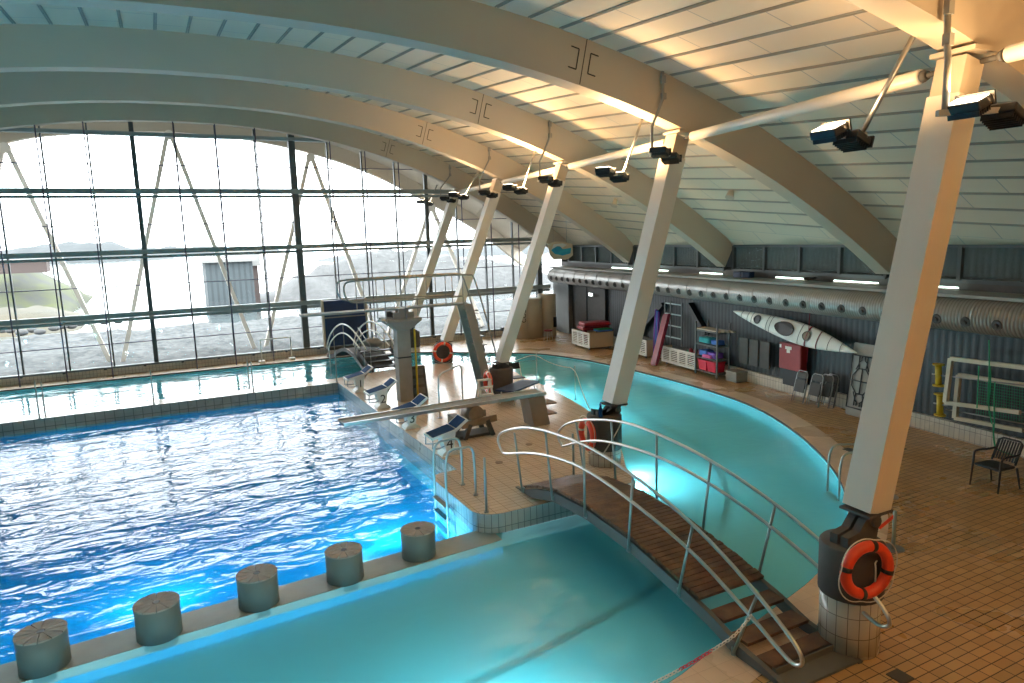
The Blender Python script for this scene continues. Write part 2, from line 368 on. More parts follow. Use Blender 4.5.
# water
def flat(name, pts, m, label):
    mb = MB(); mb.poly(pts, WZ); o = mb.build(name, m, recalc=False, keep=True)
    tag(o, label, 'water', kind='stuff'); return o
flat('pool_water', [(XL+.01, sx(XL)+.6), (4.425, sx(4.425)+.6), (4.425, 12.7), (5.035, 12.75), (5.035, 23.28), (XL+.01, 23.28)], M['w_main'], 'deep blue rippled water of the main swimming pool below the starting blocks')
ins = offset(OUT, -.015)
_lo = [p for p in ins if p[1] <= 24.6 and not (p[0] < 8 and p[1] > 15)]; _hi = [p for p in ins if p[1] > 24.6]
_t = (_lo[-1][0], 24.6)
PW1 = _lo + [_t, (9.9, 24.6), (10.8, 23.2), (10.94, 21.5)] + [(p[0]+.012, p[1]) for p in _i[::-1]] + [(7.75, 10.26), (7.4, 10.2), (4.85, 10.2), (4.41, sx(4.41)+.3), (XL+.01, sx(XL)+.3)]
PW2 = [_t] + _hi + [(XL+.01, 24.07), (4.95, 24.07), (8.3, 24.79), (9.9, 24.6)]
_OU = offset(OUT, .03); _l2 = [p for p in _OU if p[1] <= 24.6 and not (p[0] < 8 and p[1] > 15)]; _h2 = [p for p in _OU if p[1] > 24.6]
mb = MB(); mb.poly(_l2 + [(_t[0]+.05, 24.6), (10.2, 24.6), (10.2, 20.5), (9.3, 16.5), (7.8, 12.2), (7.2, 10.5), (4.6, 10.5), (4.45, sx(4.45)+.2), (XL, sx(XL)+.2)], -.6)
mb.poly([(_t[0]+.05, 24.6)] + _h2 + [(XL, 24.0), (4.95, 23.95), (8.2, 24.4), (10.2, 24.6)], -.6)
struct(mb.build('pool_basin', M['basin'], keep=True))
mb = MB(); mb.poly([(XL-1, -8), (22, -8), (22, 33), (XL-1, 33)], -2.0); struct(mb.build('foundation', M['dark'], keep=True))  # added slab out of view, stops sky light leaking in from below
mb = MB(); mb.strip([(XL-1, -8), (22, -8), (22, 33), (XL-1, 33)], -2.0, FR-.002, closed=True); struct(mb.build('foundation', M['dark'], keep=True))  # skirt added round that slab, also blocks stray sky light
flat('pool_water', _lo + [_t, (9.9, 24.6), (10.8, 23.2), (10.94, 21.5)] + [(p[0]+.012, p[1]) for p in _i[::-1]] + [(7.75, 10.26), (7.4, 10.2), (4.85, 10.2), (4.41, sx(4.41)+.6), (XL+.01, sx(XL)+.6)], M['w_calm'], 'calm turquoise water of the shallow pool passing under the footbridge and round the deck')
flat('pool_water', [_t] + _hi + [(XL+.01, 24.07), (4.95, 24.07), (8.3, 24.79), (9.9, 24.6)], M['w_chan'], 'bright mirror like water of the channel along the window wall')
# ------------------------------------------------------------------ walls, kick, shelf
def wallpoly(name, rects, m, xf, uv=True, back=0.0):
    mb = MB()
    for y0, y1, z0, z1 in rects:
        mb.face([(xf(y0)+back, y0, z0), (xf(y1)+back, y1, z0), (xf(y1)+back, y1, z1), (xf(y0)+back, y0, z1)], [(y0, z0), (y1, z0), (y1, z1), (y0, z1)])
    return struct(mb.build(name, m, recalc=False, keep=True))
wallpoly('wall_right', [(-7, WY, .1, 3.1)], M['wallp'], xw, back=.12)
mb = MB()
for y0, y1 in ((-7, WY),):
    a, b = xw(y0), xw(y1)
    mb.face([(a, y0, FR), (b, y1, FR), (b, y1, .11), (a, y0, .11)], [(y0, FR), (y1, FR), (y1, .11), (y0, .11)])
    mb.face([(a, y0, .11), (b, y1, .11), (b+.15, y1, .11), (a+.15, y0, .11)], [(y0, 0), (y1, 0), (y1, .1), (y0, .1)])
struct(mb.build('baseboard_right', M['white_tile'], keep=True))
mb = MB()
for y0, y1 in ((-7, WY-.1),):
    mb.hexa([(xw(y0)-.62, y0, 3.1), (xc(y0)+.1, y0, 3.1), (xc(y1)+.1, y1, 3.1), (xw(y1)-.62, y1, 3.1), (xw(y0)-.62, y0, 3.17), (xc(y0)+.1, y0, 3.17), (xc(y1)+.1, y1, 3.17), (xw(y1)-.62, y1, 3.17)])
struct(mb.build('trim_7', M['grey'], keep=True))
# clerestory
wallpoly('wall_clerestory', [(-7, WY, 3.17, 3.38), (-7, WY, 4.2, 4.6)], M['dark'], xc)
wallpoly('wall_corridor', [(-7, WY, 3.1, 4.9)], M['wallp'], xc, back=2.2)
mb = MB(); 
for z in (3.3, 4.5): mb.face([(xc(-7), -7, z), (xc(WY), WY, z), (xc(WY)+2.2, WY, z), (xc(-7)+2.2, -7, z)])
for y in (-7, WY): mb.face([(xc(y), y, 3.1), (xc(y)+2.2, y, 3.1), (xc(y)+2.2, y, 4.6), (xc(y), y, 4.6)])
struct(mb.build('floor', M['dark'], keep=True))
n = 1
for k in range(5):
    y0, y1 = YK[k]+.25, YK[k+1]-.25
    mb = MB(); mb.face([(xc(y0)+.05, y0, 3.38), (xc(y1)+.05, y1, 3.38), (xc(y1)+.05, y1, 4.2), (xc(y0)+.05, y0, 4.2)])
    n += 1; w = struct(mb.build('window_%d' % n, M['sglass'], keep=True))
    mb = MB()
    for z in (3.38, 4.2): mb.bar((xc(y0), y0, z), (xc(y1), y1, z), .08, .09)
    ys = [y0 + (y1-y0)*f for f in (0, .25, .5, .75, 1)]
    for y in ys: mb.bar((xc(y), y, 3.38), (xc(y), y, 4.2), .09, .12, (1, 0, 0))
    mb.build('window_frame', M['frame'], w)
# wall behind and at left
mb = MB(); mb.face([(XL, -7, FR), (19, -7, FR), (19, -7, 9), (XL, -7, 9)]); struct(mb.build('wall_back', M['inner'], keep=True))
mb = MB(); mb.face([(XL, -7, -1.4), (XL, WY, -1.4), (XL, WY, 8), (XL, -7, 8)]); struct(mb.build('wall_left', M['inner'], keep=True))
# ------------------------------------------------------------------ roof geometry
def interp(x, T):
    for (a, va), (b, vb) in zip(T, T[1:]):
        if x <= b or (b, vb) == T[-1]: return va + (vb-va)*(x-a)/(b-a)
ZA = [(4.75, 7.48), (11.15, 8.04), (17.75, 8.63), (24.35, 9.17), (30.95, 9.66)]
def za(Y): return interp(Y, ZA)
def xfoot(Y): return 14.85 + .13*Y
def zbot(X, Y):
    s = abs(X-1) / (xfoot(Y)-1); return za(Y) - (za(Y)-3.5) * s**2.2
def curve(Y, n=64):
    """bottom and top points of the arch at Y"""
    F = xfoot(Y)-1; B = []; T = []
    for i in range(n+1):
        x = 1 + F*(-1 + 2*i/n); z = zbot(x, Y); e = .01
        dz = (zbot(x+e, Y)-zbot(x-e, Y))/(2*e); nn = Vector((-dz, 1)).normalized()
        B.append((x, z)); T.append((x+nn.x*.86, z+nn.y*.86))
    xr = xc(Y)
    # trim the top where it passes the clerestory
    T = [(min(x, xr-.01) if x > 0 else max(x, 2-xr+.01), z) for x, z in T]
    return B, T
for k, Y in enumerate(YK):
    B, T = curve(Y); mb = MB(); n = len(B)
    F = [(mb.v((x, Y-.2, z)), mb.v((x, Y+.2, z))) for x, z in B]; G = [(mb.v((x, Y-.2, z)), mb.v((x, Y+.2, z))) for x, z in T]
    for i in range(n-1):
        for q in ((F[i][0], F[i+1][0], G[i+1][0], G[i][0]), (F[i][1], G[i][1], G[i+1][1], F[i+1][1]), (F[i][0], F[i][1], F[i+1][1], F[i+1][0])):
            mb.bm.faces.new(q)
    mb.bm.faces.new((F[0][0], G[0][0], G[0][1], F[0][1])); mb.bm.faces.new((F[-1][0], G[-1][0], G[-1][1], F[-1][1]))
    arch_lab = {0: 'beige timber roof arch above and behind the viewpoint', 1: 'nearest beige roof arch crossing the top right corner above the first column', 2: 'large beige roof arch spanning the whole picture top over the second column',
                3: 'beige roof arch resting on the third column, warmly lit at right', 4: 'roof arch resting on the fourth column, last but one before the window wall', 5: 'dark roof arch closest to the window wall, above its top panes'}[k]
    a = tag(mb.build('roof_arch', M['arch'], keep=True), arch_lab, 'roof beam', 'arched beams carrying the roof')
    if k >= 2:
        # splice joint with its two bracket marks
        c = {2: (580,60), 3: (474.5,105.5), 4: (384.5,146), 5: (310,170)}[k]
        c = {2: (579,60), 3: (477,106), 4: (421.5,131.5), 5: (385,146.5)}[k]
        P = ony(*c, Y-.2); x = P.x
        e = .01; dz = (zbot(x+e, Y)-zbot(x-e, Y))/(2*e); t = Vector((1, 0, dz)).normalized(); u = Vector((-t.z, 0, t.x))
        z0 = Vector((x, Y-.205, zbot(x, Y)))
        mb = MB()
        def ln(a0, b0, a1, b1, w=.02): mb.bar(z0 + t*a0 + u*b0, z0 + t*a1 + u*b1, w, .006, (0, 1, 0)) if False else mb.bar(z0 + t*a0 + u*b0, z0 + t*a1 + u*b1, .012, w, u if abs(a1-a0) > abs(b1-b0) else t)
        ln(0, .02, 0, .84, .012)
        for s in (-1, 1):
            ln(s*.13, .25, s*.13, .62); ln(s*.13, .25, s*.3, .25); ln(s*.13, .62, s*.3, .62)
        mb.build('splice_mark', M['mark'], a)
# ceiling, lofted between the arches (top curves) and purlin slots
stations = [-7] + YK + [WY+.1]
NP = 56
def toprow(Y):
    B, T = curve(Y, 120); P = [Vector((x, Y, z)) for x, z in T]; L = [0]
    for a, b in zip(P, P[1:]): L.append(L[-1] + (b-a).length)
    mid = L[60]; return P, [l - mid for l in L]
def at_len(row, s):
    P, L = row
    if s <= L[0]: return P[0]
    for i in range(len(L)-1):
        if L[i+1] >= s: return P[i].lerp(P[i+1], (s-L[i])/max(L[i+1]-L[i], 1e-6))
    return P[-1]
rows = []
for a, b in zip(stations, stations[1:]):
    for i in range(4): rows.append(a + (b-a)*i/4)
rows.append(stations[-1])
R = [(Y, toprow(Y)) for Y in rows]
mb = MB(); grid = []
S = [i * .642 for i in range(-34, 35)]
for Y, r in R:
    g = []
    for s in S:
        p = at_len(r, s); g.append(mb.v(p))
    # edges down to the side walls
    g = [mb.v((2-xc(Y)-.01, Y, 4.2))] + g + [mb.v((xc(Y)+.01, Y, 4.36))]; grid.append(g)
SS = [S[0]-1] + S + [S[-1]+1]
for j in range(len(grid)-1):
    for i in range(len(grid[0])-1):
        q = [grid[j][i], grid[j][i+1], grid[j+1][i+1], grid[j+1][i]]
        f = mb.bm.faces.new(q); f.smooth = True
        for l, u in zip(f.loops, ((rows[j], SS[i]/.642), (rows[j], SS[i+1]/.642), (rows[j+1], SS[i+1]/.642), (rows[j+1], SS[i]/.642))): l[mb.uv].uv = u
bmesh.ops.remove_doubles(mb.bm, verts=mb.bm.verts[:], dist=.002)
struct(mb.build('ceiling', M['ceil'], recalc=False, keep=True))
mb = MB()
for a, b in zip(stations[:-1], stations[1:]):
    ya, yb = a+.27, b-.27
    ra, rb = toprow(ya), toprow(yb)
    for s in S:
        if abs(s) > min(ra[1][-1], rb[1][-1]) - .3: continue
        p, q = at_len(ra, s), at_len(rb, s); e = at_len(ra, s+.1)-p; t = e.normalized(); d = (q-p).normalized(); nn = t.cross(d).normalized()
        if nn.z > 0: nn = -nn
        for o in (-.022, .022): mb.bar(p+nn*.012+t*o, q+nn*.012+t*o, .02, .02, nn)
struct(mb.build('trim_8', M['purlin'], keep=True))
# ------------------------------------------------------------------ glass wall towards the sea
def roofz(X, Y=WY): return zbot(max(min(X, xfoot(Y)), 2-xfoot(Y)), Y) + .85
mb = MB(); XS = [XL + i*(18.6-XL)/60 for i in range(61)]
for a, b in zip(XS, XS[1:]): mb.face([(a, WY, .02), (b, WY, .02), (b, WY, roofz(b)), (a, WY, roofz(a))])
win = struct(mb.build('window_1', M['glass'], keep=True))
mb = MB(); mb.face([(XL, WY-.25, FR-.1), (xw(WY), WY-.25, FR-.1), (xw(WY), WY-.25, 0), (XL, WY-.25, 0)], [(0, 0), (36, 0), (36, .4), (0, .4)])
mb.face([(XL, WY-.25, 0), (xw(WY), WY-.25, 0), (xw(WY), WY+.1, 0), (XL, WY+.1, 0)], [(0, 0), (36, 0), (36, .3), (0, .3)])
struct(mb.build('baseboard_window', M['white_tile'], keep=True))
k0 = -.57
for i in range(-11, 13):
    x = k0 + 1.525*i
    if x > 18.2 or x < XL: continue
    big = i in (4, 12, -4); mid = i in (0, 8, -8)
    w = .27 if big else (.17 if mid else .055); top = roofz(x) - .05
    mb = MB(); mb.box((x, WY-.05, top/2), (w, .16 if not big else .28, top)); mb.build('mullion', M['frame'], win)
    if not big and not mid:
        mb = MB(); mb.cyl((x-.04, 31.02, FR), (x-.04, 31.02, max(zbot(x-.04, 31.02), 1)), .026, n=6); mb.build('tension_rod', M['cable'], win)
for z, h, d in ((.04, .09, .2), (1.93, .13, .1), (2.12, .2, .3), (4.42, .11, .12), (4.62, .19, .3), (6.82, .11, .12), (7.03, .2, .3), (9.25, .14, .3)):
    xa, xb = -16.5, 18.3
    if z > 4:   # only as far as the curved roof lets it run
        F = xfoot(WY)-1; s = ((za(WY)-(z-.75))/(za(WY)-3.5))
        s = max(s, 0)**(1/2.2) * F; xa, xb = max(xa, 1-s), min(xb, 1+s)
    mb = MB(); mb.box(((xa+xb)/2, WY-.12, z), (xb-xa, d, h)); mb.build('transom', M['bar'], win)
for z in (.98, 3.28, 5.7, 8.07):
    F = xfoot(WY)-1; s = max(((za(WY)-(z-.75))/(za(WY)-3.5)), 0)**(1/2.2)*F if z > 4 else 99
    xa, xb = max(-16.5, 1-s), min(18.3, 1+s)
    mb = MB(); mb.box(((xa+xb)/2, WY-.03, z), (xb-xa, .06, .035)); mb.build('glazing_bar', M['cable'], win)
# low pipe rail along the foot of the glass with little brackets
r0 = empty('pipe_rail', (0, WY-.4, 0), 'thin dark pipe running along the foot of the window wall', 'rail')
mb = MB(); mb.cyl((-16, WY-.42, .07), (xw(WY)-.3, WY-.42, .07), .025, n=6); mb.build('pipe', M['frame'], r0)
for i in range(24):
    mb = MB(); mb.box((-15+1.4*i, WY-.36, .035), (.1, .2, .08)); mb.build('bracket', M['frame'], r0)
# ------------------------------------------------------------------ raking columns
CB = [None, (6.95, 5.05), (7.86, 11.5), (8.9, 18.5), (9.5, 24.9), (9.95, 30.0)]
base_z = [None, FR, 0, 0, -.9, -.9]
pix_bot = [None, (866,508), (614,403), (501.5,362), (446,341), (409.5,327)]
pix_top = [None, (962,62), (679,128), (563.5,157), (499,176), (457,188)]
TOPS = []
for k in range(1, 6):
    cx, cy = CB[k]; zb = base_z[k]; Y = YK[k]
    P = ony(*pix_bot[k], cy); Q = ony(*pix_top[k], Y); zt = zbot(Q.x, Y)
    Q = Vector((Q.x, Y, zt)); TOPS.append(Q); dirc = (Q-P).normalized()
    lab = {1: 'nearest leaning white column, rising at right from a dark foot with a lifebuoy', 2: 'second leaning white column, standing on the deck beside the footbridge', 3: 'third leaning white column, behind the low springboard',
           4: 'fourth leaning white column, whose dark foot carries the lifebuoy facing us', 5: 'farthest leaning white column, seen past the concrete diving tower'}[k]
    r = empty('leaning_column', (cx, cy, zb), lab, 'column', group='leaning columns carrying the roof arches')
    w = .37 if k != 3 else .33
    top = Q - dirc*.12
    mb = MB(); mb.bar(P, top - dirc*.42, w, w, (0, 1, 0)); mb.build('shaft', M['col'], r)
    mb = MB(); mb.bar(top - dirc*.42, top, w*.9, w*.9, (0, 1, 0)); mb.box((Q.x+.05, Y, zt-.03), (.5, .5, .05)); mb.build('head_plate', M['arch'], r)
    # foot: dark rounded fins and pin under the shaft
    mb = MB()
    ht = P.z
    ptop = {1: 1.05, 2: 1.05, 3: .82, 4: .7, 5: .62}[k]
    for o in (-.07, .07):
        prof = [(cx-.24, ptop), (cx+.26, ptop), (P.x+.12, P.z-.02), (P.x-.02, P.z+.0), (P.x-.16, P.z-.08), (P.x-.26, P.z-.2), (cx-.24, ptop+.12)]
        mb.poly([(x, z) for x, z in prof], cy+o-.05, cy+o+.05, lambda a, b, c: (a, c, b))
    mb.cyl((P.x, cy-.16, P.z-.12), (P.x, cy+.16, P.z-.12), .07, n=10); mb.box((P.x, cy, P.z-.01), (.42, .4, .03))
    mb.build('pin_foot', M['dark'], r)
    mb = MB(); mb.lathe([(.335, zb), (.335, ptop-.5 if k > 1 else .46), (.0, ptop-.5 if k > 1 else .46)], (cx, cy, 0), 28); mb.build('tiled_plinth', M['white_tile'], r)
    lo = ptop-.72 if k > 1 else .42
    if k == 3: lo = .02
    mb = MB(); mb.lathe([(.345, lo), (.36, lo+.02), (.36, ptop-.02), (.345, ptop), (0, ptop)], (cx, cy, 0), 28); mb.lathe([(0, lo), (.345, lo)], (cx, cy, 0), 28)
    mb.build('foam_collar', M['dark'], r)
# strut tubes joining the column heads
prev = Vector((TOPS[0].x-1.0, YK[0], TOPS[0].z-.5)); pts = [prev] + TOPS
pts[0] = TOPS[0] + (TOPS[0]-TOPS[1])*.95
for k in range(5):
    a, b = pts[k]+Vector((0, 0, .0)), pts[k+1]; a = a+Vector((0, 0, -.17)); b = b+Vector((0, 0, -.17)); d = (b-a).normalized(); A = a+d*.55; B = b-d*.55
    if k == 0: A = a
    lab = ['white strut tube leaving the picture at the top right from the nearest column head', 'white strut tube between the first and second column heads', 'white strut tube between the second and third column heads', 'white strut tube between the third and fourth column heads', 'shortest white strut tube, between the two farthest column heads'][k]
    r = empty('strut_tube', (A+B)/2, lab, 'tube', group='strut tubes between the column heads')
    mb = MB(); mb.tube([A, A+d*.02, B-d*.02, B], .09, 14, rs=[.06, .09, .09, .06]); mb.build('tube', M['col'], r)
    for p, s in ((A, -1), (B, 1)):
        mb = MB(); mb.cyl(p, p+d*s*.3, .032, n=8); mb.cyl(p+d*s*.02, p+d*s*.09, .075, .05, n=12); mb.build('end_fork', M['dark'], r)
# ------------------------------------------------------------------ floodlights on rods
def head_mesh(c, ax, tilt, lit, r, first):
    """one floodlight head: housing with fins + glass; ax = yaw, tilt = upward tilt of the glass normal"""
    Rm = Matrix.Rotation(ax, 3, 'Z') @ Matrix.Rotation(tilt, 3, 'Y')
    sc_ = .8; mb = MB(); mb.box(c, (.36*sc_, .42*sc_, .10), Rm, .015)
    for i in range(6): mb.box(c + Rm @ Vector((-.12+.047*i, 0, -.075)), (.012, .3, .06), Rm)
    mb.box(c + Rm @ Vector((.155, 0, .01)), (.03, .37, .14), Rm)
    h = mb.build('floodlight_head', M['black'], r)
    mb = MB(); g = c + Rm @ Vector((0, 0, .056)); mb.box(g, (.24, .29, .01), Rm)
    mb.build('lamp_glass', M['lampface'] if lit else M['lampoff'], h)
    if lit:
        L = bpy.data.lights.new('lamp', 'AREA'); L.shape = 'RECTANGLE'; L.size = .28; L.size_y = .34; L.energy = lit; L.color = (1, .62, .28)
        lo = bpy.data.objects.new('lamp', L); col.objects.link(lo); lo.parent = h
        Mx = (Matrix.Rotation(.45, 3, 'Y') @ (Rm if first is None else Matrix.Rotation(.05, 3, 'X'))).to_4x4(); Mx.translation = g + Rm @ Vector((0, 0, .03))
        lo.matrix_basis = wm(h).inverted() @ (Mx @ Matrix.Rotation(PI, 4, 'X'))
LN = [((940,0),(945,110)), ((660,75),(652,153)), ((548,121),(540,180)), ((488,147),(480,193)), ((449,166),(441,199))]
LF = [((915,33),(862,133)), ((643,117),(623,173)), ((535,151),(523,188)), ((478.6,171.5),(465,195)), ((437,185),(430,202))]
PW = [(0, 450), (0, 270), (0, 420), (0, 80), (0, 10)]
names = ['nearest', 'second', 'third', 'fourth', 'farthest']
for k in range(1, 6):
    for side, T in ((0, LN), (1, LF)):
        tp, bp = T[k-1]; Y = YK[k]
        A = ony(*tp, Y + (-.2 if side == 0 else .2)); B = onx(*bp, A.x)
        if side == 0: B = ony(*bp, Y-.38); A.y = Y-.24
        if side == 1 and B.y > Y+1.1: B = ony(*bp, Y+1.05)
        if side == 1: A.z = min(A.z, zbot(A.x, Y)+.5)
        zl = B.z
        lab = ['pair of black floodlights on a bent rod in front of the %s column head', 'pair of black floodlights on a slanting rod beyond the %s column head'][side] % names[k-1]
        r = empty('floodlight_pair', B, lab, 'floodlight', group='floodlight pairs hung from the arches')
        mb = MB()
        if side == 0:
            d = A - B; mb.tube([A+Vector((0, -.04, .05)), A+Vector((0, -.06, -.45)), B+Vector((0, 0, .5)), B], .028 if k > 1 else .035, 8)
            mb.box(A+Vector((0, -.06, -.1)), (.09, .06, .14)); mb.box(A+Vector((0, -.07, -.42)), (.08, .08, .12))
        else: mb.tube([A, B], .026 if k > 1 else .03, 8)
        mb.build('hanger_rod', M['grey'] if side == 0 else M['steel_d'], r)
        ad = Vector((.84, -.54, 0)) if k == 1 else Vector((1, 0, 0)); ad = ad*((1.25 if side == 0 else .85) if k == 1 else 1)*(1 if side == 0 else -1); o1, o2 = (.14, .52) if side == 0 else (.5, .06)
        mb = MB(); mb.bar(B+ad*-.06+Vector((0, 0, -.03)), B+ad*.62+Vector((0, 0, -.03)), .07, .06); mb.build('cross_arm', M['grey'], r)
        e = PW[k-1][side]
        if k == 1 and side == 0: e1, e2 = 45, 0
        elif k == 1: e1, e2 = 80, 0
        else: e1, e2 = (e, e*.4) if side else (0, 0)
        head_mesh(B+ad*o1+Vector((0, -.05, .03)), .1 if k < 2 else .6, -.35 if k < 2 else .12, e1, r, True)
        head_mesh(B+ad*o2+Vector((0, .08, -.06)), .1 if k < 2 else .6, .35 if k < 2 else .2, e2, r, False)
for side, Yl in ((0, -2.5), (1, -.7)):  # unseen pairs added here to throw warm light on the near column
    B = Vector((6.6, Yl, 5.3)); r = empty('floodlight_pair', B, ['pair of black floodlights behind the viewpoint, on the far side from the pool', 'pair of black floodlights behind the viewpoint, on the side nearer the pool'][side], 'floodlight', group='floodlight pairs hung from the arches')
    mb = MB(); mb.tube([Vector((6.6, YK[0]+(-.2 if side == 0 else .2), 6.45)), B], .03, 8); mb.build('hanger_rod', M['grey'], r)
    mb = MB(); mb.bar(B+Vector((-.5, 0, -.03)), B+Vector((.5, 0, -.03)), .07, .06); mb.build('cross_arm', M['grey'], r)
    head_mesh(B+Vector((-.35, 0, .03)), .1, -.2, 260, r, True); head_mesh(B+Vector((.35, 0, .03)), .1, .2, 260, r, True)
# small ceiling sensors
for (x, y), Y in (((732,190), 14.0), ((616,200), 20.5)):
    P = ony(x, y, Y); t = [p for p in curve(Y, 200)[1] if p[0] > 5]
    best = min(t, key=lambda q: (Vector((q[0]-P.x, 0, q[1]-P.z))).length)
    z = best[1]; c = Vector((best[0], Y, z))
    # follow the sight line to the roof
    d = ray(x, y)
    for s in range(40, 400):
        p = CAM + d*(s*.08)
        if 6 < p.x and p.z > min(curve(p.y, 90)[1], key=lambda q: abs(q[0]-p.x))[1] - .06: c = p; break
    r = empty('ceiling_speaker', c, 'small cream speaker on the ceiling, %s' % ('nearer and bigger of the two' if Y < 15 else 'farther one nearer the column heads'), 'speaker')
    mb = MB(); mb.cyl(c+Vector((0, 0, .06)), c+Vector((-.03, 0, -.05)), .07, n=14); mb.build('mount', M['arch'], r)
    mb = MB(); mb.cyl(c+Vector((-.03, 0, -.05)), c+Vector((-.12, -.03, -.22)), .08, .13, n=16); mb.build('horn', M['arch'], r)

# ------------------------------------------------------------------ outside the glass
mb = MB()
def terr(x, y):
    z = -.55 + .0*y
    if y > 52: z = -.6 - (y-52)*.16
    z += .22*noise.noise(Vector((x*.35, y*.35, 0))) + .3*abs(noise.noise(Vector((x*1.6, y*1.6, 3))))
    return z
nx, ny = 230, 120
G = [[mb.v((-45+i*.42, 32.3+j*.38, terr(-45+i*.42, 32.3+j*.38))) for i in range(nx)] for j in range(ny)]
for j in range(ny-1):
    for i in range(nx-1): mb.bm.faces.new((G[j][i], G[j][i+1], G[j+1][i+1], G[j+1][i])).smooth = True
struct(mb.build('shore_ground', M['shore'], keep=True))
mb = MB(); mb.face([(-900, 56, -3.2), (900, 56, -3.2), (900, 1500, -3.2), (-900, 1500, -3.2)]); o = mb.build('sea', M['sea'], keep=True); tag(o, 'pale calm sea inlet beyond the glass wall', 'sea', kind='stuff')
def ridge(x0, x1, y, h, seed, m, name, depth=60, z0=-3.5, f=.01, n=60):
    mb = MB(); rows = []
    for j in range(9):
        v = j/8; row = []
        for i in range(n+1):
            u = i/n; x = x0+(x1-x0)*u
            e = math.sin(PI*u)**.5*math.sin(PI*v)
            z = z0 + e*h*(.75+.5*noise.noise(Vector((x*f, v*2, seed)))) + e*.25*h*noise.noise(Vector((x*f*6, v*8, seed)))
            row.append(mb.v((x, y+depth*v, z)))
        rows.append(row)
    for j in range(8):
        for i in range(n): mb.bm.faces.new((rows[j][i], rows[j][i+1], rows[j+1][i+1], rows[j+1][i])).smooth = True
    return mb.build(name, m, keep=True)
def far(x, y, Y, z=None): return ony(x, y, Y)
a, b = far(-30, 250, 600).x, far(175, 250, 600).x
struct(ridge(a*1.2, b, 600, 17, 2, M['hill'], 'far_hills', f=.012))
a, b = far(60, 250, 800).x, far(290, 250, 800).x
struct(ridge(a, b, 800, 13, 5, M['hill'], 'far_hills', f=.01))
a, b = far(330, 250, 300).x, far(560, 250, 300).x
struct(ridge(a, b*1.3, 300, 6, 9, M['hill'], 'far_hills', f=.02))
a, b = far(-60, 280, 115).x, far(76, 280, 115).x
o = ridge(a*1.15, b, 102, 8.8, 4, M['grass'], 'grassy_islet', depth=45, f=.05, n=70); tag(o, 'green and grey rocky islet across the water at the left', 'islet')
a, b = far(-40, 300, 84).x, far(79, 300, 84).x
o = ridge(a*1.1, b, 80, 3.4, 12, M['weed'], 'weedy_shoreline', depth=22, f=.06, n=70); tag(o, 'ochre weed covered low shore in front of the grassy islet', 'shore')
a, b = far(262, 280, 95).x, far(470, 280, 95).x
o = ridge(a, b*1.5, 92, 7.5, 7, M['rock'], 'rubble_breakwater', depth=30, f=.05, n=90); tag(o, 'grey rubble breakwater mound across the water right of the shed', 'breakwater')
# the quay shed
P = far(207, 285, 88); Q = far(241, 285, 88)
r = empty('quay_shed', ((P.x+Q.x)/2, 91, -3.2), 'grey blue clad quay shed standing over the water beyond the glass', 'building')
mb = MB(); mb.hexa([(P.x, 88, -3.2), (Q.x+1.5, 88, -3.2), (Q.x+1.5, 95, -3.2), (P.x, 95, -3.2), (P.x, 88, 3.0), (Q.x+1.5, 88, 3.0), (Q.x+1.5, 95, 3.0), (P.x, 95, 3.0)]); mb.build('wall', M['shed'], r)
mb = MB(); mb.box(((P.x+Q.x)/2+.7, 91.4, 3.15), (Q.x-P.x+2.6, 8, .35)); mb.build('roof_slab', M['concl'], r)
P = far(232, 270, 96); Q = far(258, 270, 96)
r = empty('brown_shed', ((P.x+Q.x)/2, 99, -3.2), 'brown clad shed with pale flat roof behind the quay shed', 'building')
mb = MB(); mb.hexa([(P.x, 96, -3.2), (Q.x, 96, -3.2), (Q.x, 103, -3.2), (P.x, 103, -3.2), (P.x, 96, 2.2), (Q.x, 96, 2.2), (Q.x, 103, 2.2), (P.x, 103, 2.2)]); mb.build('wall', M['shedb'], r)
mb = MB(); mb.box(((P.x+Q.x)/2, 99.4, 3.2), (Q.x-P.x+.6, 8, 2.0)); mb.build('roof_slab', M['concl'], r)
P = far(0, 263, 110); Q = far(48, 263, 110)
r = empty('islet_house', ((P.x+Q.x)/2, 112, 1), 'low brown house on the grassy islet at the far left', 'building')
mb = MB(); mb.box(((P.x+Q.x)/2-1, 110, 3.0), (Q.x-P.x+2, 3, 1.6)); mb.build('wall', M['shedb'], r)
mb = MB(); mb.box(((P.x+Q.x)/2-1, 110, 3.9), (Q.x-P.x+2.6, 3.6, .2)); mb.build('roof_slab', M['concl'], r)
# boulders edging the path
for i, (x, y) in enumerate([(2,331),(10,331),(21,333),(32,331),(40,333),(55,329),(64,327),(72,326),(80,324),(92,323),(104,323),(118,322)]):
    P = onz(x, y, -.5); s = random.uniform(.3, .42)
    mb = MB(); bmesh.ops.create_icosphere(mb.bm, subdivisions=2, radius=s)
    for v in mb.bm.verts: v.co *= 1+.35*noise.noise(v.co*1.6+Vector((i*7, 0, 0))); v.co.z *= .6; v.co += Vector((P.x, P.y, P.z+.05))
    for f in mb.bm.faces: f.smooth = True
    tag(mb.build('boulder', M['rock']), 'grey boulder in the row edging the shore path beyond the left window', 'boulder', 'boulders along the shore path')
# soffit between the glass head and the outer arch
mb = MB(); pr_ = None
for x, z in smooth([(-9,8.2),(-5.41,9.6),(-3.67,9.94),(.9,10.3),(5.74,9.88),(10.05,8.71),(13.49,7.05),(17.08,5.12),(19.76,2.99)], 3):
    zi = min(curve(WY, 90)[1], key=lambda q: abs(q[0]-x*.93))[1]
    q_ = (mb.v((x*.93, WY+.05, zi-.02)), mb.v((x, 37.9, z+.78)))
    if pr_: mb.bm.faces.new((pr_[0], q_[0], q_[1], pr_[1]))
    pr_ = q_
struct(mb.build('ceiling', M['arch'], keep=True))
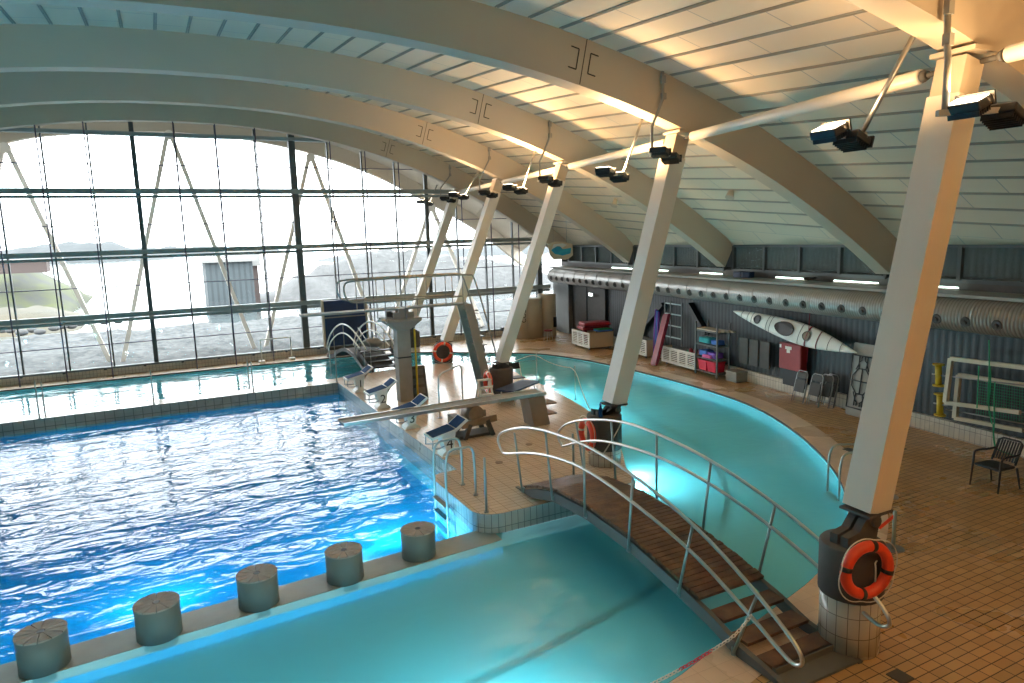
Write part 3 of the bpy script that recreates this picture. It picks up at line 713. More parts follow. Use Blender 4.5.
# outer roof arch on raking V struts
YO = 37.6
TO = [(-9,8.2),(-5.41,9.6),(-3.67,9.94),(.9,10.3),(5.74,9.88),(10.05,8.71),(13.49,7.05),(17.08,5.12),(19.76,2.99)]
mb = MB(); pts = smooth(TO, 3); prev = None
for x, z in pts:
    q = (mb.v((x, YO-.2, z)), mb.v((x, YO+.2, z)), mb.v((x, YO+.2, z+.8)), mb.v((x, YO-.2, z+.8)))
    if prev:
        for i in range(4): mb.bm.faces.new((prev[i], prev[(i+1)%4], q[(i+1)%4], q[i]))
    prev = q
tag(mb.build('outer_roof_arch', M['arch'], keep=True), 'pale roof arch standing outside the glass on V struts', 'roof beam')
for i, ax in enumerate((-5.62, .9, 7.45, 14.0)):
    zt = interp(ax, TO)
    r = empty('v_strut', (ax, YO, -.5), ['pale V shaped strut outside the glass at the far left edge', 'pale V shaped strut outside the glass, second from the left', 'pale V shaped strut outside the glass, second from the right', 'pale V shaped strut outside the glass at the right, behind the columns'][i], 'strut', group='V struts outside the glass')
    for s in (-1, 1):
        mb = MB(); mb.bar((ax+s*.12, YO, zt-.35), (ax+s*3.0, YO, -.6), .19, .19, (0, 1, 0)); mb.build('strut_leg', M['col'], r)
    mb = MB(); mb.cyl((ax, YO-.2, zt-.22), (ax, YO+.2, zt-.2), .22, n=20); mb.build('hinge_node', M['col'], r)

# ------------------------------------------------------------------ helper: sight line against the upright plane through A and B
def onp(x, y, A, B):
    d = ray(x, y); n = Vector((-(B[1]-A[1]), B[0]-A[0], 0)); a = Vector((A[0], A[1], 0))
    return CAM + d * ((a-CAM).dot(n) / d.dot(n))
def sm3(pts, it=2):
    P = [Vector(p) for p in pts]
    for _ in range(it):
        q = [P[0]]
        for a, b in zip(P, P[1:]): q += [a.lerp(b, .25), a.lerp(b, .75)]
        q.append(P[-1]); P = q
    return P
# ------------------------------------------------------------------ bollards
for i, (x, y) in enumerate([(42,678),(160,645),(262,612),(350,586),(425,562)]):
    P = onz(x, y, WZ); P = Vector((P.x, P.y+.28, -.43))
    lab = ['round grey bollard in the water at the lower left corner', 'round grey bollard, second from the left in the row', 'round grey bollard, middle one of the row of five', 'round grey bollard, second from the ladder in the row', 'round grey bollard nearest the deck corner and its ladder'][i]
    r = empty('bollard', P, lab, 'bollard', group='bollards on the submerged ledge')
    mb = MB(); mb.lathe([(.275, -.43), (.275, .085), (.268, .09)], (P.x, P.y, 0), 36); mb.build('body', M['bolt'], r)
    mb = MB()
    for k in range(12):
        a0, a1 = 2*PI*(k+.05)/12, 2*PI*(k+.95)/12; pts = []
        for j in range(4): a = a0+(a1-a0)*j/3; pts.append((P.x+.28*math.cos(a), P.y+.28*math.sin(a)))
        pts += [(P.x+.05*math.cos(a1), P.y+.05*math.sin(a1)), (P.x+.05*math.cos(a0), P.y+.05*math.sin(a0))]
        mb.poly(pts, .088, .112)
    mb.build('stone_cap', M['stone'], r)
    mb = MB(); mb.cyl((P.x, P.y, .085), (P.x, P.y, .113), .045, n=14); mb.build('socket', M['black'], r)
# ------------------------------------------------------------------ big footbridge
ZT = [(4.75, FR+.02), (5.1, FR+.1), (5.48, -.12), (5.93, .03), (6.55, .17), (7.56, .35), (8.72, .43), (9.77, .37), (10.4, .22), (10.9, .06), (11.15, .015)]
def zs(y): return interp(y, ZT)
r = empty('footbridge', (6.2, 8, FR), 'arched footbridge with worn wooden deck from the tiled island to the near floor', 'footbridge')
for X in (5.64, 6.74):
    mb = MB(); Ys = [4.72+i*(11.2-4.72)/44 for i in range(45)]; prev = None
    for y in Ys:
        z = zs(y); lo = max(z-.17, (FR+.002 if y < 5.6 else .002 if y > 10.25 else -9)); z = max(z, lo+.015)
        q = [mb.v((X-.035, y, lo)), mb.v((X+.035, y, lo)), mb.v((X+.035, y, z)), mb.v((X-.035, y, z))]
        if prev:
            for i in range(4): mb.bm.faces.new((prev[i], prev[(i+1)%4], q[(i+1)%4], q[i]))
        else: mb.bm.faces.new(q)
        prev = q
    mb.bm.faces.new(prev[::-1]); mb.build('stringer', M['string'], r)
mb = MB(); y = 6.22; i = 0
while y < 10.95:
    a = (zs(y+.05)-zs(y-.05))/.1; Rm = Matrix.Rotation(math.atan(a), 3, 'X'); e = random.uniform(-.012, .012)
    mb.box((6.19+e, y, zs(y)+.045), (1.12, .082, .045), Rm); y += .095
dk = mb.build('decking', M['wood'], r)
for y, z in ((5.93, .005), (5.55, -.09), (5.15, -.17)):
    mb = MB(); mb.box((6.19, y, z), (1.02, .27, .04)); mb.build('tread', M['wood'], r)
mb = MB(); mb.box((6.19, 4.86, FR+.03), (1.04, .26, .03)); mb.box((6.19, 5.02, FR+.07), (1.03, .05, .1)); mb.build('toe_plate', M['string'], r)
for X, top, low, s in ((5.58, [(11.72,.62),(11.86,.74),(11.8,.90),(11.45,1.07),(10.7,1.31),(9.80,1.45),(8.57,1.51),(7.45,1.39),(6.26,1.13),(5.44,.81),(4.85,.49),(4.62,.34),(4.55,.2),(4.66,.12),(4.82,.16)],
                          [(5.29,.38),(6.26,.76),(7.55,1.0),(8.71,1.12),(9.71,1.04),(10.7,.83),(11.6,.55),(11.72,.62)], 0),
                         (6.80, [(11.42,.55),(11.6,.68),(11.56,.86),(11.2,1.08),(10.61,1.29),(9.46,1.53),(8.48,1.55),(7.25,1.45),(6.05,1.19),(5.27,.92),(4.75,.66),(4.5,.48),(4.42,.34),(4.55,.25),(4.75,.32)],
                          [(5.25,.57),(6.12,.86),(7.30,1.1),(8.48,1.18),(9.88,1.07),(10.7,.84),(11.35,.58),(11.42,.55)], 1)):
    mb = MB(); P = sm3([(X, a, b) for a, b in top + low]); mb.tube(P[:-1], .024, 10, closed=False); mb.build('handrail', M['steel'], r)
    PP = ([((11.12,1.10),(10.87,0.03)),((9.93,1.40),(9.75,.25)),((8.72,1.49),(8.73,.31)),((7.47,1.37),(7.60,.2)),((6.25,1.11),(6.52,.05)),((5.2,.66),(5.55,-.25))] if s == 0 else
          [((10.9,1.18),(10.6,.1)),((9.73,1.47),(9.6,.3)),((8.48,1.53),(8.48,.3)),((7.25,1.43),(7.41,.25)),((6.07,1.17),(6.33,.03)),((4.95,.75),(5.4,-.25))])
    for (a, b), (c, d) in PP:
        mb = MB(); mb.cyl((X, a, b), (X, c, d), .02, n=8); mb.box((X+(.03 if s == 0 else -.03), c, d+.03), (.05, .06, .1)); mb.build('rail_post', M['teal_steel'], r)
# plastic chain on the bridge post
A = Vector((5.57, 5.25, .42)); Pm = [A] + [ony(x, y, 5.15) for x, y in [(735,636),(719,646),(688.6,665),(652.6,684),(610,703)]]
ch = empty('barrier_chain', Pm[-1], 'red and white plastic chain hanging from the near end of the footbridge', 'chain')
L = []
P = sm3(Pm, 3); step = .05; acc = 0; last = P[0]
for a, b in zip(P, P[1:]):
    d = (b-a).length; t = 0
    while acc + (d-t) >= step: t += step-acc; acc = 0; L.append((a.lerp(b, t/d), (b-a).normalized()))
    acc += d-t
def is_red(i): return 14 <= i < 23 or i >= 36
seg = None; cur = None
for i, (p, d) in enumerate(L + [(None, None)]):
    red = is_red(i) if p is not None else None
    if red is not cur:
        if seg is not None: seg.build('red_links' if cur else 'white_links', M['redp'] if cur else M['white'], ch)
        seg = MB(); cur = red
    if p is None: seg.bm.free(); break
    u = d.cross(Vector((0, 0, 1))).normalized() if i % 2 else d.cross(d.cross(Vector((0, 0, 1)))).normalized()
    seg.tube([p + d*.034*math.cos(2*PI*k/10) + u*.017*math.sin(2*PI*k/10) for k in range(10)], .006, 5, closed=True)
e = Pm[-1]; r = empty('chain_post', (e.x, e.y, FR), 'stainless post holding the far end of the red and white chain', 'post')
mb = MB(); mb.cyl((e.x, e.y, FR), (e.x, e.y, e.z+.03), .022, n=10); mb.build('tube', M['steel'], r); mb = MB(); mb.cyl((e.x, e.y, FR), (e.x, e.y, FR+.02), .07, n=16); mb.build('base_flange', M['steel'], r)
# ------------------------------------------------------------------ starting blocks
for i, (yc, num) in enumerate(((21.45, '1'), (18.95, '2'), (16.4, '3'), (13.85, '4'))):
    x0 = 5.28
    r = empty('starting_block', (x0, yc, 0), 'white starting block with blue grip top, numbered %s on its side' % num, 'starting block', group='starting blocks along the main pool')
    mb = MB(); sec = [(-.2, 0), (.2, 0), (.17, .06), (.08, .12), (.14, .52), (-.2, .47), (-.1, .12), (-.18, .06)]
    mb.poly([(x0+a, b) for a, b in sec], yc-.17, yc+.17, lambda a, b, c: (a, c, b)); mb.build('pedestal', M['white'], r)
    a, b, c = Vector((x0-.45, yc, .46)), Vector((x0+.12, yc, .58)), Vector((x0+.40, yc, .78))
    mb = MB(); mb.bar(a, b, .54, .05); pl = mb.build('platform', M['white'], r)
    mb = MB(); mb.bar(a+Vector((.03, 0, .03)), b+Vector((-.02, 0, .03)), .46, .012); mb.build('grip_pad', M['blue'], pl)
    mb = MB(); mb.bar(b, c, .54, .045); kp = mb.build('kick_plate', M['white'], r)
    mb = MB(); dn = (c-b).normalized(); nn = Vector((-dn.z, 0, dn.x)); mb.bar(b+dn*.03+nn*.028, c-dn*.03+nn*.028, .44, .012); mb.build('grip_pad', M['blue'], kp)
    for s in (-1, 1):
        mb = MB(); mb.tube([(x0-.42, yc+s*.22, .46), (x0-.43, yc+s*.22, .24), (x0-.28, yc+s*.22, .22), (x0-.12, yc+s*.15, .24)], .016, 6); mb.build('backstroke_grip', M['steel_d'], r)
    mb = MB(); mb.bar((x0+.1, yc, .35), (x0+.36, yc, .70), .08, .05); mb.build('brace', M['brown'], r)
    text_mesh(num, .34, Matrix.Translation((x0-.01, yc-.174, .27)) @ Matrix.Rotation(PI/2, 4, 'X'), M['mark'], r)
# ------------------------------------------------------------------ three metre tower
ty = 19.4
r = empty('diving_tower', (6.12, ty, 0), 'concrete diving tower with long railed springboard and steep ladder', 'diving platform')
mb = MB(); mb.box((6.12, ty, 1.1), (.40, .36, 2.2)); mb.build('column', M['conc'], r)
mb = MB(); lo = [(5.9,ty-.2,2.15),(6.34,ty-.2,2.15),(6.34,ty+.2,2.15),(5.9,ty+.2,2.15)]; hi = [(5.58,ty-.42,2.42),(6.62,ty-.42,2.42),(6.62,ty+.42,2.42),(5.58,ty+.42,2.42)]
mb.hexa(lo+hi); mb.hexa(hi+[(p[0], p[1], 2.5) for p in hi]); mb.build('flared_cap', M['conc'], r)
mb = MB(); mb.cyl((6.05, ty-.3, 2.62), (6.05, ty+.3, 2.62), .12, n=18); mb.build('fulcrum_roller', M['brown'], r)
mb = MB()
for s in (-1, 1): mb.box((6.1, ty+s*.34, 2.58), (.62, .03, .2)); mb.box((6.1, ty+s*.32, 2.72), (.3, .06, .16))
mb.build('fulcrum_cradle', M['steel_d'], r)
mb = MB(); mb.bar((3.26, ty, 2.775), (8.2, ty, 2.775), .5, .05); mb.build('springboard', M['grip'], r)
for s in (-1, 1):
    yy = ty+s*.42
    mb = MB(); P = sm3([(7.95, yy, 3.03), (6.5, yy, 3.04), (4.85, yy, 3.05), (4.5, yy, 3.1), (4.4, yy, 3.35), (4.42, yy, 3.6), (4.6, yy, 3.67), (6, yy, 3.68), (8.2, yy, 3.68), (8.35, yy, 3.6), (8.9, yy, 1.5), (9.0, yy, 1.0)])
    mb.tube(P, .026, 8); mb.build('guard_rail', M['grey'] if s < 0 else M['steel_d'], r)
    for x in (4.95, 5.55, 6.15, 6.8, 7.4, 7.95):
        mb = MB(); mb.cyl((x, yy, 2.45 if 5.5 < x < 7.0 else 2.75), (x, yy, 3.68), .014, n=6); mb.build('baluster', M['steel_d'], r)
for s in (-1, 1):
    mb = MB(); yy = ty-.1+s*.3; mb.bar((8.12, yy, 2.78), (8.62, yy-.25, 0.0), .04, .26, (1, 0, 0)); mb.build('ladder_stringer', M['conc'] if s < 0 else M['teal_steel'], r)
for k in range(10):
    t = (k+.6)/10.4; mb = MB(); mb.box((8.62-.5*t+.16, ty-.1-.25*(1-t), 2.78*t), (.26, .56, .03)); mb.build('tread', M['steel_d'], r)
mb = MB(); mb.cyl((6.45, ty-.2, .0), (6.45, ty-.2, 2.15), .03, n=8); mb.build('yellow_hose', M['yellow'], r)
mb = MB(); mb.box((6.12, ty, 1.33), (.43, .39, .04)); mb.build('strap', M['black'], r)
mb = MB(); mb.tube([(5.58, ty-.42, 2.46), (5.45, ty-.45, 2.52), (5.3, ty-.45, 2.5)], .03, 8); mb.build('adjuster_handle', M['steel'], r)
# one metre springboard
r = empty('springboard', (5.9, 14.6, 0), 'low silver springboard reaching over the main pool by starting block 4', 'springboard')
a, b = onz(341, 423, .80), onz(541, 392, .80); d = (b-a).normalized(); sd = d.cross(Vector((0, 0, 1))).normalized()
mb = MB(); mb.bar(a, b, .5, .055); bo = mb.build('board', M['grip'], r)
mb = MB()
for s in (-1, 1): mb.bar(a+sd*s*.245+Vector((0, 0, .01)), b+sd*s*.245+Vector((0, 0, .01)), .03, .075)
mb.build('edge_strip', M['steel'], bo)
f = a+(b-a)*.62; f.z = 0
mb = MB(); mb.cyl(f+sd*.24+Vector((0, 0, .56)), f-sd*.24+Vector((0, 0, .56)), .2, n=24); mb.build('fulcrum_wheel', M['brown'], r)
mb = MB()
for s in (-1, 1):
    mb.bar(f-d*.42+sd*s*.3+Vector((0, 0, .36)), f+d*.5+sd*s*.3+Vector((0, 0, .42)), .05, .16)
mb.box(f-d*.45+Vector((0, 0, .42)), (.2, .5, .26)); mb.build('fulcrum_cradle', M['brown'], r)
mb = MB()
for s in (-1, 1):
    mb.bar(f-d*.35+sd*s*.28, f-d*.2+sd*s*.28+Vector((0, 0, .36)), .1, .1); mb.bar(f+d*.4+sd*s*.28, f+d*.25+sd*s*.28+Vector((0, 0, .4)), .1, .1)
mb.box(f+Vector((0, 0, .04)), (.9, .5, .07)); mb.build('fulcrum_base', M['dark'], r)
g = b-d*.25; g.z = 0
mb = MB(); mb.hexa([g-d*.12-sd*.26, g+d*.34-sd*.26, g+d*.34+sd*.26, g-d*.12+sd*.26] + [p+Vector((0, 0, .75)) for p in (g-d*.26-sd*.24, g+d*.2-sd*.24, g+d*.2+sd*.24, g-d*.26+sd*.24)]); mb.build('rear_stand', M['conc'], r)
for z in (.25, .52):
    mb = MB(); mb.box(g+d*.42+Vector((0, 0, z)), (.3, .46, .035)); mb.build('tread', M['brown'], r)
# inverted U handrail beside it
p, q = onz(440, 418), onz(463, 404)
r = empty('hoop_rail', (p+q)/2, 'tall inverted U handrail on the deck behind the low springboard', 'handrail')
mb = MB(); u = Vector((0, 0, 1.18)); mb.tube(sm3([p, p+u*.5, p+u*.9, p+u+(q-p)*.08, p+(q-p)*.5+u, q+u-(q-p)*.08, q+u*.9, q+u*.5, q]), .024, 10); mb.build('hoop', M['steel'], r)
mb = MB()
for e in (p, q): mb.cyl(e, e+Vector((0, 0, .015)), .07, n=14)
mb.build('flange', M['steel_d'], r)
# bin-like standing board behind blocks
p = onz(418, 398); r = empty('sandwich_board', p, 'dark grey standing A board on the deck right of the tower column', 'sign board', rz=.1)
for s in (-1, 1):
    mb = MB(); a = p+Vector((0, s*.22, 0)); mb.bar(a+Vector((0, 0, 0)), p+Vector((0, s*.03, .98)), .5, .04, (0, 1, 0)); bd = mb.build('panel', M['dark'], r)
    if s < 0:
        for k in range(3):
            mb = MB(); c = p+Vector((0, -.215+.065*(k+.3)-.005, .22+.27*k)); mb.box(c+Vector((0, -.01, .05)), (.34, .02, .19), Matrix.Rotation(-.19, 3, 'X')); mb.build('notice', M['string'], bd)
# ------------------------------------------------------------------ items around the third plinth
p = onz(485, 401); r = empty('step_stool', p, 'small white step stool in front of the third column foot', 'stool', rz=-.3)
mb = MB()
for s in (-1, 1):
    mb.bar(p+Vector((s*.2, -.2, 0)), p+Vector((s*.17, 0, .62)), .06, .05, (1, 0, 0)); mb.bar(p+Vector((s*.2, .22, 0)), p+Vector((s*.17, .03, .62)), .04, .04, (1, 0, 0))
mb.build('frame', M['white'], r)
for z, y in ((.22, -.14), (.42, -.07), (.63, .01)):
    mb = MB(); mb.box(p+Vector((0, y, z)), (.4, .18, .035)); mb.build('tread', M['white'], r)
c = onz(518, 386, .42); c.z = 0; r = empty('low_table', c, 'low table covered with a blue mat beside the third column foot', 'table', rz=.2)
Rz = Matrix.Rotation(.55, 3, 'Z')
mb = MB(); mb.box(c+Vector((0, 0, .42)), (1.5, .62, .05), Rz); mb.build('table_top', M['navy'], r)
for sx_ in (-1, 1):
    for sy in (-1, 1):
        mb = MB(); e = c+Rz @ Vector((sx_*.62, sy*.24, 0)); mb.cyl(e, e+Vector((-sx_*.06, 0, .4)), .02, n=8); mb.build('leg', M['white'], r)
c = c + Vector((.50, 1.05, 0)); c.z = 0; r = empty('folding_chair', c, 'black folding chair behind the blue covered table by the inner pool edge', 'chair')
mb = MB()
for s in (-1, 1): mb.tube([c+Vector((s*.2, -.2, 0)), c+Vector((s*.2, .08, .5)), c+Vector((s*.19, .18, .86))], .013, 6); mb.tube([c+Vector((s*.19, .25, 0)), c+Vector((s*.19, -.12, .44))], .013, 6)
mb.build('frame', M['steel'], r)
mb = MB(); mb.box(c+Vector((0, -.02, .45)), (.38, .38, .03), None, .008); mb.build('seat', M['black'], r)
mb = MB(); mb.box(c+Vector((0, .165, .78)), (.38, .03, .2), Matrix.Rotation(-.3, 3, 'X'), .008); mb.build('backrest', M['black'], r)
# ------------------------------------------------------------------ lifebuoys
def buoy(c, nrm, R=.30, label='', lean=0):
    nrm = Vector(nrm).normalized(); u = nrm.cross(Vector((0, 0, 1))).normalized(); v = u.cross(nrm)
    r = empty('lifebuoy', c-v*(R+.08), label, 'lifebuoy')
    c = Vector(c); mb = MB(); n = 40
    ring = [c+(u*math.cos(2*PI*k/n)+v*math.sin(2*PI*k/n))*R for k in range(n)]; mb.tube(ring, .062, 14, closed=True); mb.build('ring', M['orange'], r)
    for q in range(4):
        mb = MB(); a = PI/4*0+q*PI/2+.2; pts = [c+(u*math.cos(a+t)+v*math.sin(a+t))*R for t in (-.09, -.03, .03, .09)]; mb.tube(pts, .066, 14); mb.build('band', M['mark'] if 'nearest' in label else M['white'], r)
    mb = MB(); rp = []
    for k in range(48):
        t = 2*PI*k/48; s = .085+.05*abs(math.sin(2*(t-.2))); rp.append(c+(u*math.cos(t)+v*math.sin(t))*(R+s-.01)+nrm*.02)
    mb.tube(rp, .007, 5, closed=True); mb.build('grab_rope', M['rope'], r)
    return r
cx, cy = CB[1]; n1 = Vector((-.22, -1, .0)).normalized(); pq = Vector((cx, cy, 0))+n1*.44
c1 = onp(867, 570, (pq.x, pq.y), (pq.x+n1.y, pq.y-n1.x))
buoy(c1, n1, .28, 'nearest orange lifebuoy with black bands, hung on the first column foot')
mb = MB(); cc = Vector((cx, cy, .93)); o = empty('hanging_rope', (cx, cy, .3), 'white cord looped over the first column foot collar', 'rope')
mb.tube(sm3([cc+Vector((-.1, -.38, -.35)), cc+Vector((-.16, -.42, .0)), cc+Vector((-.1, -.36, .03)), cc+Vector((.15, -.3, .02)), cc+Vector((.3, -.33, -.05)), c1+Vector((0, -.05, .26))]), .009, 6); mb.build('cord', M['rope'], o)
cx, cy = CB[4]; buoy(ony(443, 352, cy-.5), (-.15, -1, 0), .33, 'orange lifebuoy facing us on the fourth column foot, near the window wall')
cx, cy = CB[2]; buoy(Vector((cx-.5, cy-.12, .72)), (-1, .12, 0), .27, 'orange lifebuoy seen edge on at the left of the second column foot')
cx, cy = CB[3]; buoy(Vector((cx-.5, cy-.1, .45)), (-1, .1, 0), .27, 'orange lifebuoy seen edge on between the tower ladder and the third column foot')
cx, cy = CB[2]; b0 = Vector((cx-.22, cy-.2, 1.055)); r = empty('spray_bottle', b0, 'blue bottle standing on top of the second column foot', 'bottle')
mb = MB(); mb.lathe([(.04, 0), (.042, .02), (.042, .17), (.02, .21), (.02, .24)], b0, 14); mb.build('body', M['blue'], r); mb = MB(); mb.cyl(b0+Vector((0, 0, .24)), b0+Vector((0, 0, .29)), .022, n=10); mb.build('cap', M['lblue'], r)
mb = MB(); o = empty('hanging_rope', (cx, cy-.43, .4), 'white rope looped across the front of the second column foot', 'rope')
P = [Vector((cx+.42*math.sin(t), cy-.42*math.cos(t), .98-.55*(.5-t)**1.2 if t < .5 else .98)) for t in [-.75+.11*k for k in range(12)]]
mb.tube(sm3(P), .014, 6); mb.build('cord', M['rope'], o)
# ------------------------------------------------------------------ slim stainless posts
def post(x, y, h, label, z0=0.0, ring=False, disc=False, px=True, r_=.02, group='slim stainless posts on the deck'):
    p = onz(x, y, z0) if px else Vector((x, y, z0))
    r = empty('rope_post', p, label, 'post', group=group)
    mb = MB(); mb.tube([p, p+Vector((0, 0, h)), p+Vector((0, 0, h+.012))], r_, 10, rs=[r_, r_, r_*.5]); mb.build('tube', M['teal_steel'], r)
    mb = MB(); mb.cyl(p, p+Vector((0, 0, .018)), .16 if disc else r_*2, n=16); mb.build('base_flange', M['steel_d'], r)
    return p
post(39.5, 418, 1.1, 'slim post at the far pool edge, left one of the leftmost pair'); post(45.5, 416, 1.0, 'slim post at the far pool edge, right one of the leftmost pair')
post(154, 404, 1.05, 'single slim post at the middle of the far pool edge')
post(249.5, 388, 1.0, 'slim post at the far pool edge, left one of the pair below the small goal'); post(253.6, 392, 1.0, 'slim post at the far pool edge, right one of the pair below the small goal')
post(337, 382, 1.1, 'slim post at the far right corner of the main pool'); post(331, 375, 1.0, 'slim post just left of the far right corner of the main pool')
post(486.5, 512, .98, 'slim post standing alone near the deck corner left of the footbridge', r_=.023); post(573.7, 476, .86, 'slim post beside the far rail start of the footbridge', r_=.023)
a = post(537, 382, .94, 'slim post at the inner pool edge, farther one of the roped pair'); b = post(575.5, 400, 1.0, 'slim post at the inner pool edge, nearer one of the roped pair')
a = a+Vector((0, 0, .9)); b = b+Vector((0, 0, .95)); e = Vector((CB[2][0]+.2, CB[2][1]+.4, .85))
o = empty('safety_rope', a, 'thin white rope strung between posts along the inner pool edge', 'rope')
mb = MB(); mb.tube(sm3([Vector((CB[3][0]+.3, CB[3][1]+.35, .8)), a+Vector((-.1, .5, -.1)), a, a.lerp(b, .3)-Vector((0, 0, .1)), a.lerp(b, .7)-Vector((0, 0, .1)), b, b.lerp(e, .35)-Vector((0, 0, .3)), b.lerp(e, .7)-Vector((0, 0, .35)), e]), .012, 6); mb.build('rope', M['rope'], o)
S = 'barrier posts by the right pool edge'
p1 = post(893, 549, .62, 'silver barrier post on a round base, nearest one right of the first column', FR, disc=True, r_=.028, group=S)
p2 = post(889, 497, .55, 'silver barrier post half hidden behind the first column, middle one', FR, disc=True, r_=.028, group=S)
p3 = post(886, 486, .45, 'silver barrier post behind the first column, farthest one', FR, disc=True, r_=.028, group=S)
o = empty('barrier_tape', p1+Vector((0, 0, .4)), 'red and white tape hanging from the nearest barrier post', 'tape')
mb = MB(); a = p1+Vector((0, 0, .55)); mb.bar(a, a+Vector((-.22, .1, -.2)), .01, .05); mb.build('red_length', M['orange'], o); mb = MB(); mb.bar(a+Vector((-.22, .1, -.2)), a+Vector((-.34, .2, -.32)), .01, .05); mb.build('white_length', M['white'], o)
# ------------------------------------------------------------------ pool ladders
def ladder(p, outx, outy, label, n=4, w=.5, back=.55, h=.95, deep=-1.0, z0=0.0):
    o = Vector((outx, outy, 0)).normalized(); s = Vector((-o.y, o.x, 0)); p = Vector((p[0], p[1], z0))
    r = empty('pool_ladder', p, label, 'ladder')
    for k in (-1, 1):
        q = p+s*k*w/2
        mb = MB(); mb.tube(sm3([q-o*back, q-o*back+Vector((0, 0, h*.75)), q-o*(back-.05)+Vector((0, 0, h)), q-o*.15+Vector((0, 0, h)), q+o*.1+Vector((0, 0, h)), q+o*.2+Vector((0, 0, h*.8)), q+o*.2+Vector((0, 0, 0)), q+o*.2+Vector((0, 0, deep-z0))]), .022, 10); mb.build('rail', M['teal_steel'], r)
        mb = MB(); mb.cyl(q-o*back, q-o*back+Vector((0, 0, .02)), .05, n=12); mb.build('flange', M['steel_d'], r)
    for i in range(n):
        mb = MB(); c = p+o*.2+Vector((0, 0, -.12-.25*i)); mb.box(c, (.1, w, .03), Matrix.Rotation(math.atan2(o.y, o.x), 3, 'Z')); mb.build('tread', M['steel_d'], r)
ladder((4.42, 11.55), -1, .0, 'stainless ladder from the deck corner down into the main pool', w=.62, back=.38)
a = onz(842, 492, FR); ladder((a.x+.05, a.y), -1, .55, 'stainless ladder at the outer edge of the right hand pool', back=.5, z0=FR, h=.85, w=.5)
# ------------------------------------------------------------------ underwater lamps
for (x, y), lab, z, m in (((362, 535), 'glowing underwater lamp in the main pool behind the bollards', -1.15, 0), ((588, 440), 'glowing underwater lamp beside the second column foot in the right hand pool', -.56, 1), ((62, 455), 'faintly glowing underwater lamp near the far wall of the main pool', -1.0, 2)):
    p = onz(x, y, z); r = empty('underwater_lamp', p-Vector((0, 0, .02)), lab, 'pool lamp')
    mb = MB(); mb.lathe([(.0, -.02), (.15, -.02), (.17, -.01), (.17, .0), (.14, .0)], p, 22); mb.build('housing', M['steel'], r)
    mb = MB(); mb.lathe([(.0, .01), (.14, -.0)], p, 22); mb.build('lamp_glass', M['uw'], r)
    L = bpy.data.lights.new('lamp', 'POINT'); L.energy = (40, 40, 2)[m]; L.shadow_soft_size = .05; L.color = (.3, 1, .8)
    lo = bpy.data.objects.new('lamp', L); col.objects.link(lo); lo.parent = r; lo.matrix_basis = wm(r).inverted() @ Matrix.Translation(p+Vector((0, 0, (.35, .12, .2)[m])))
def fill_lamp(p, d, e, label, c=(.75, 1, .98), grp='round lamps set in the pool walls under water'):  # added lamp that brightens a pool basin
    d = Vector(d).normalized(); p = Vector(p); r = empty('pool_wall_lamp', p-Vector((0, 0, .12)), label, 'pool lamp', group=grp)
    mb = MB(); mb.cyl(p, p+d*.04, .12, n=20); mb.build('housing', M['steel'], r); mb = MB(); mb.cyl(p+d*.04, p+d*.045, .095, n=20); mb.build('lamp_glass', M['uw'], r)
    L = bpy.data.lights.new('lamp', 'AREA'); L.shape = 'DISK'; L.size = .2; L.energy = e; L.color = c
    lo = bpy.data.objects.new('lamp', L); col.objects.link(lo); lo.parent = r
    q = (-d).to_track_quat('Z', 'Y').to_matrix().to_4x4(); q.translation = p+d*.06; lo.matrix_basis = wm(r).inverted() @ q
def lamps(pts, aim, e, where, z=-.47, c=(.6, .92, 1)):
    for i, (x, y) in enumerate(pts):
        d = Vector((aim[0]-x, aim[1]-y, 0)) if not callable(aim) else Vector(aim(x, y)); d.normalize()
        fill_lamp(Vector((x, y, z))+d*.02, d, e, 'round lamp under the water line %s' % where, c)
lamps([(x, 5.2) for x in (-9, -5, -1, 2.6)], lambda x, y: (0, 1, -.05), 165, 'in the near wall of the shallow pool')
lamps([(9.2, 13.55), (10.15, 16.3), (10.72, 19.0), (8.35, 11.35)], lambda x, y: (1, -.25, 0), 115, 'in the curved deck wall of the right hand pool')
lamps([(x, 24.1) for x in (-7, -2, 3)], lambda x, y: (0, 1, 0), 14, 'in the near wall of the channel')
lamps([(x, sx(x)+.6) for x in (-8.5, -4.5, -.5, 3.2)], lambda x, y: (0, 1, 0), 150, 'in the deep side of the bollard ledge', z=-.95, c=(.3, .88, 1))
# ------------------------------------------------------------------ far footbridge over the channel
LA, LB = (5.8, 29.6), (6.35, 24.6)
def on(xy): return onp(xy[0], xy[1], LA, LB)
r = empty('channel_footbridge', (6.6, 26.8, 0), 'small arched footbridge with black steps over the channel by the window wall', 'footbridge')
T1 = [(327,348),(328,340),(332,331),(338,325),(343,323.5),(350,327),(357,335),(363,344),(366,350)]
T2 = [(328.5,350),(330,343),(335,336),(341,332.5),(347,334),(354,341),(360,349)]
OFFX = Vector((1.15, .1, 0))
for off in (Vector((0, 0, 0)), OFFX):
    A = [on(p)+off for p in T1]; B = [on(p)+off for p in T2]
    mb = MB(); mb.tube(sm3(A), .03, 8); mb.build('handrail', M['white'], r); mb = MB(); mb.tube(sm3(B), .028, 8); mb.build('knee_rail', M['white'], r)
    for f in (.12, .3, .5, .7, .88):
        P = sm3(A, 3); q = P[int(f*(len(P)-1))]; mb = MB(); mb.cyl((q.x, q.y, max(q.z-1.05, .05)), q, .016, n=6); mb.build('baluster', M['steel_d'], r)
    mb = MB(); pts = [Vector((p.x, p.y, max(min(p.z-1.02, .62), .08))) for p in sm3(A, 1)]
    for a, b in zip(pts, pts[1:]): mb.bar(a, b, .06, .14)
    mb.build('stringer', M['black'], r)
A = [on(p) for p in T1]
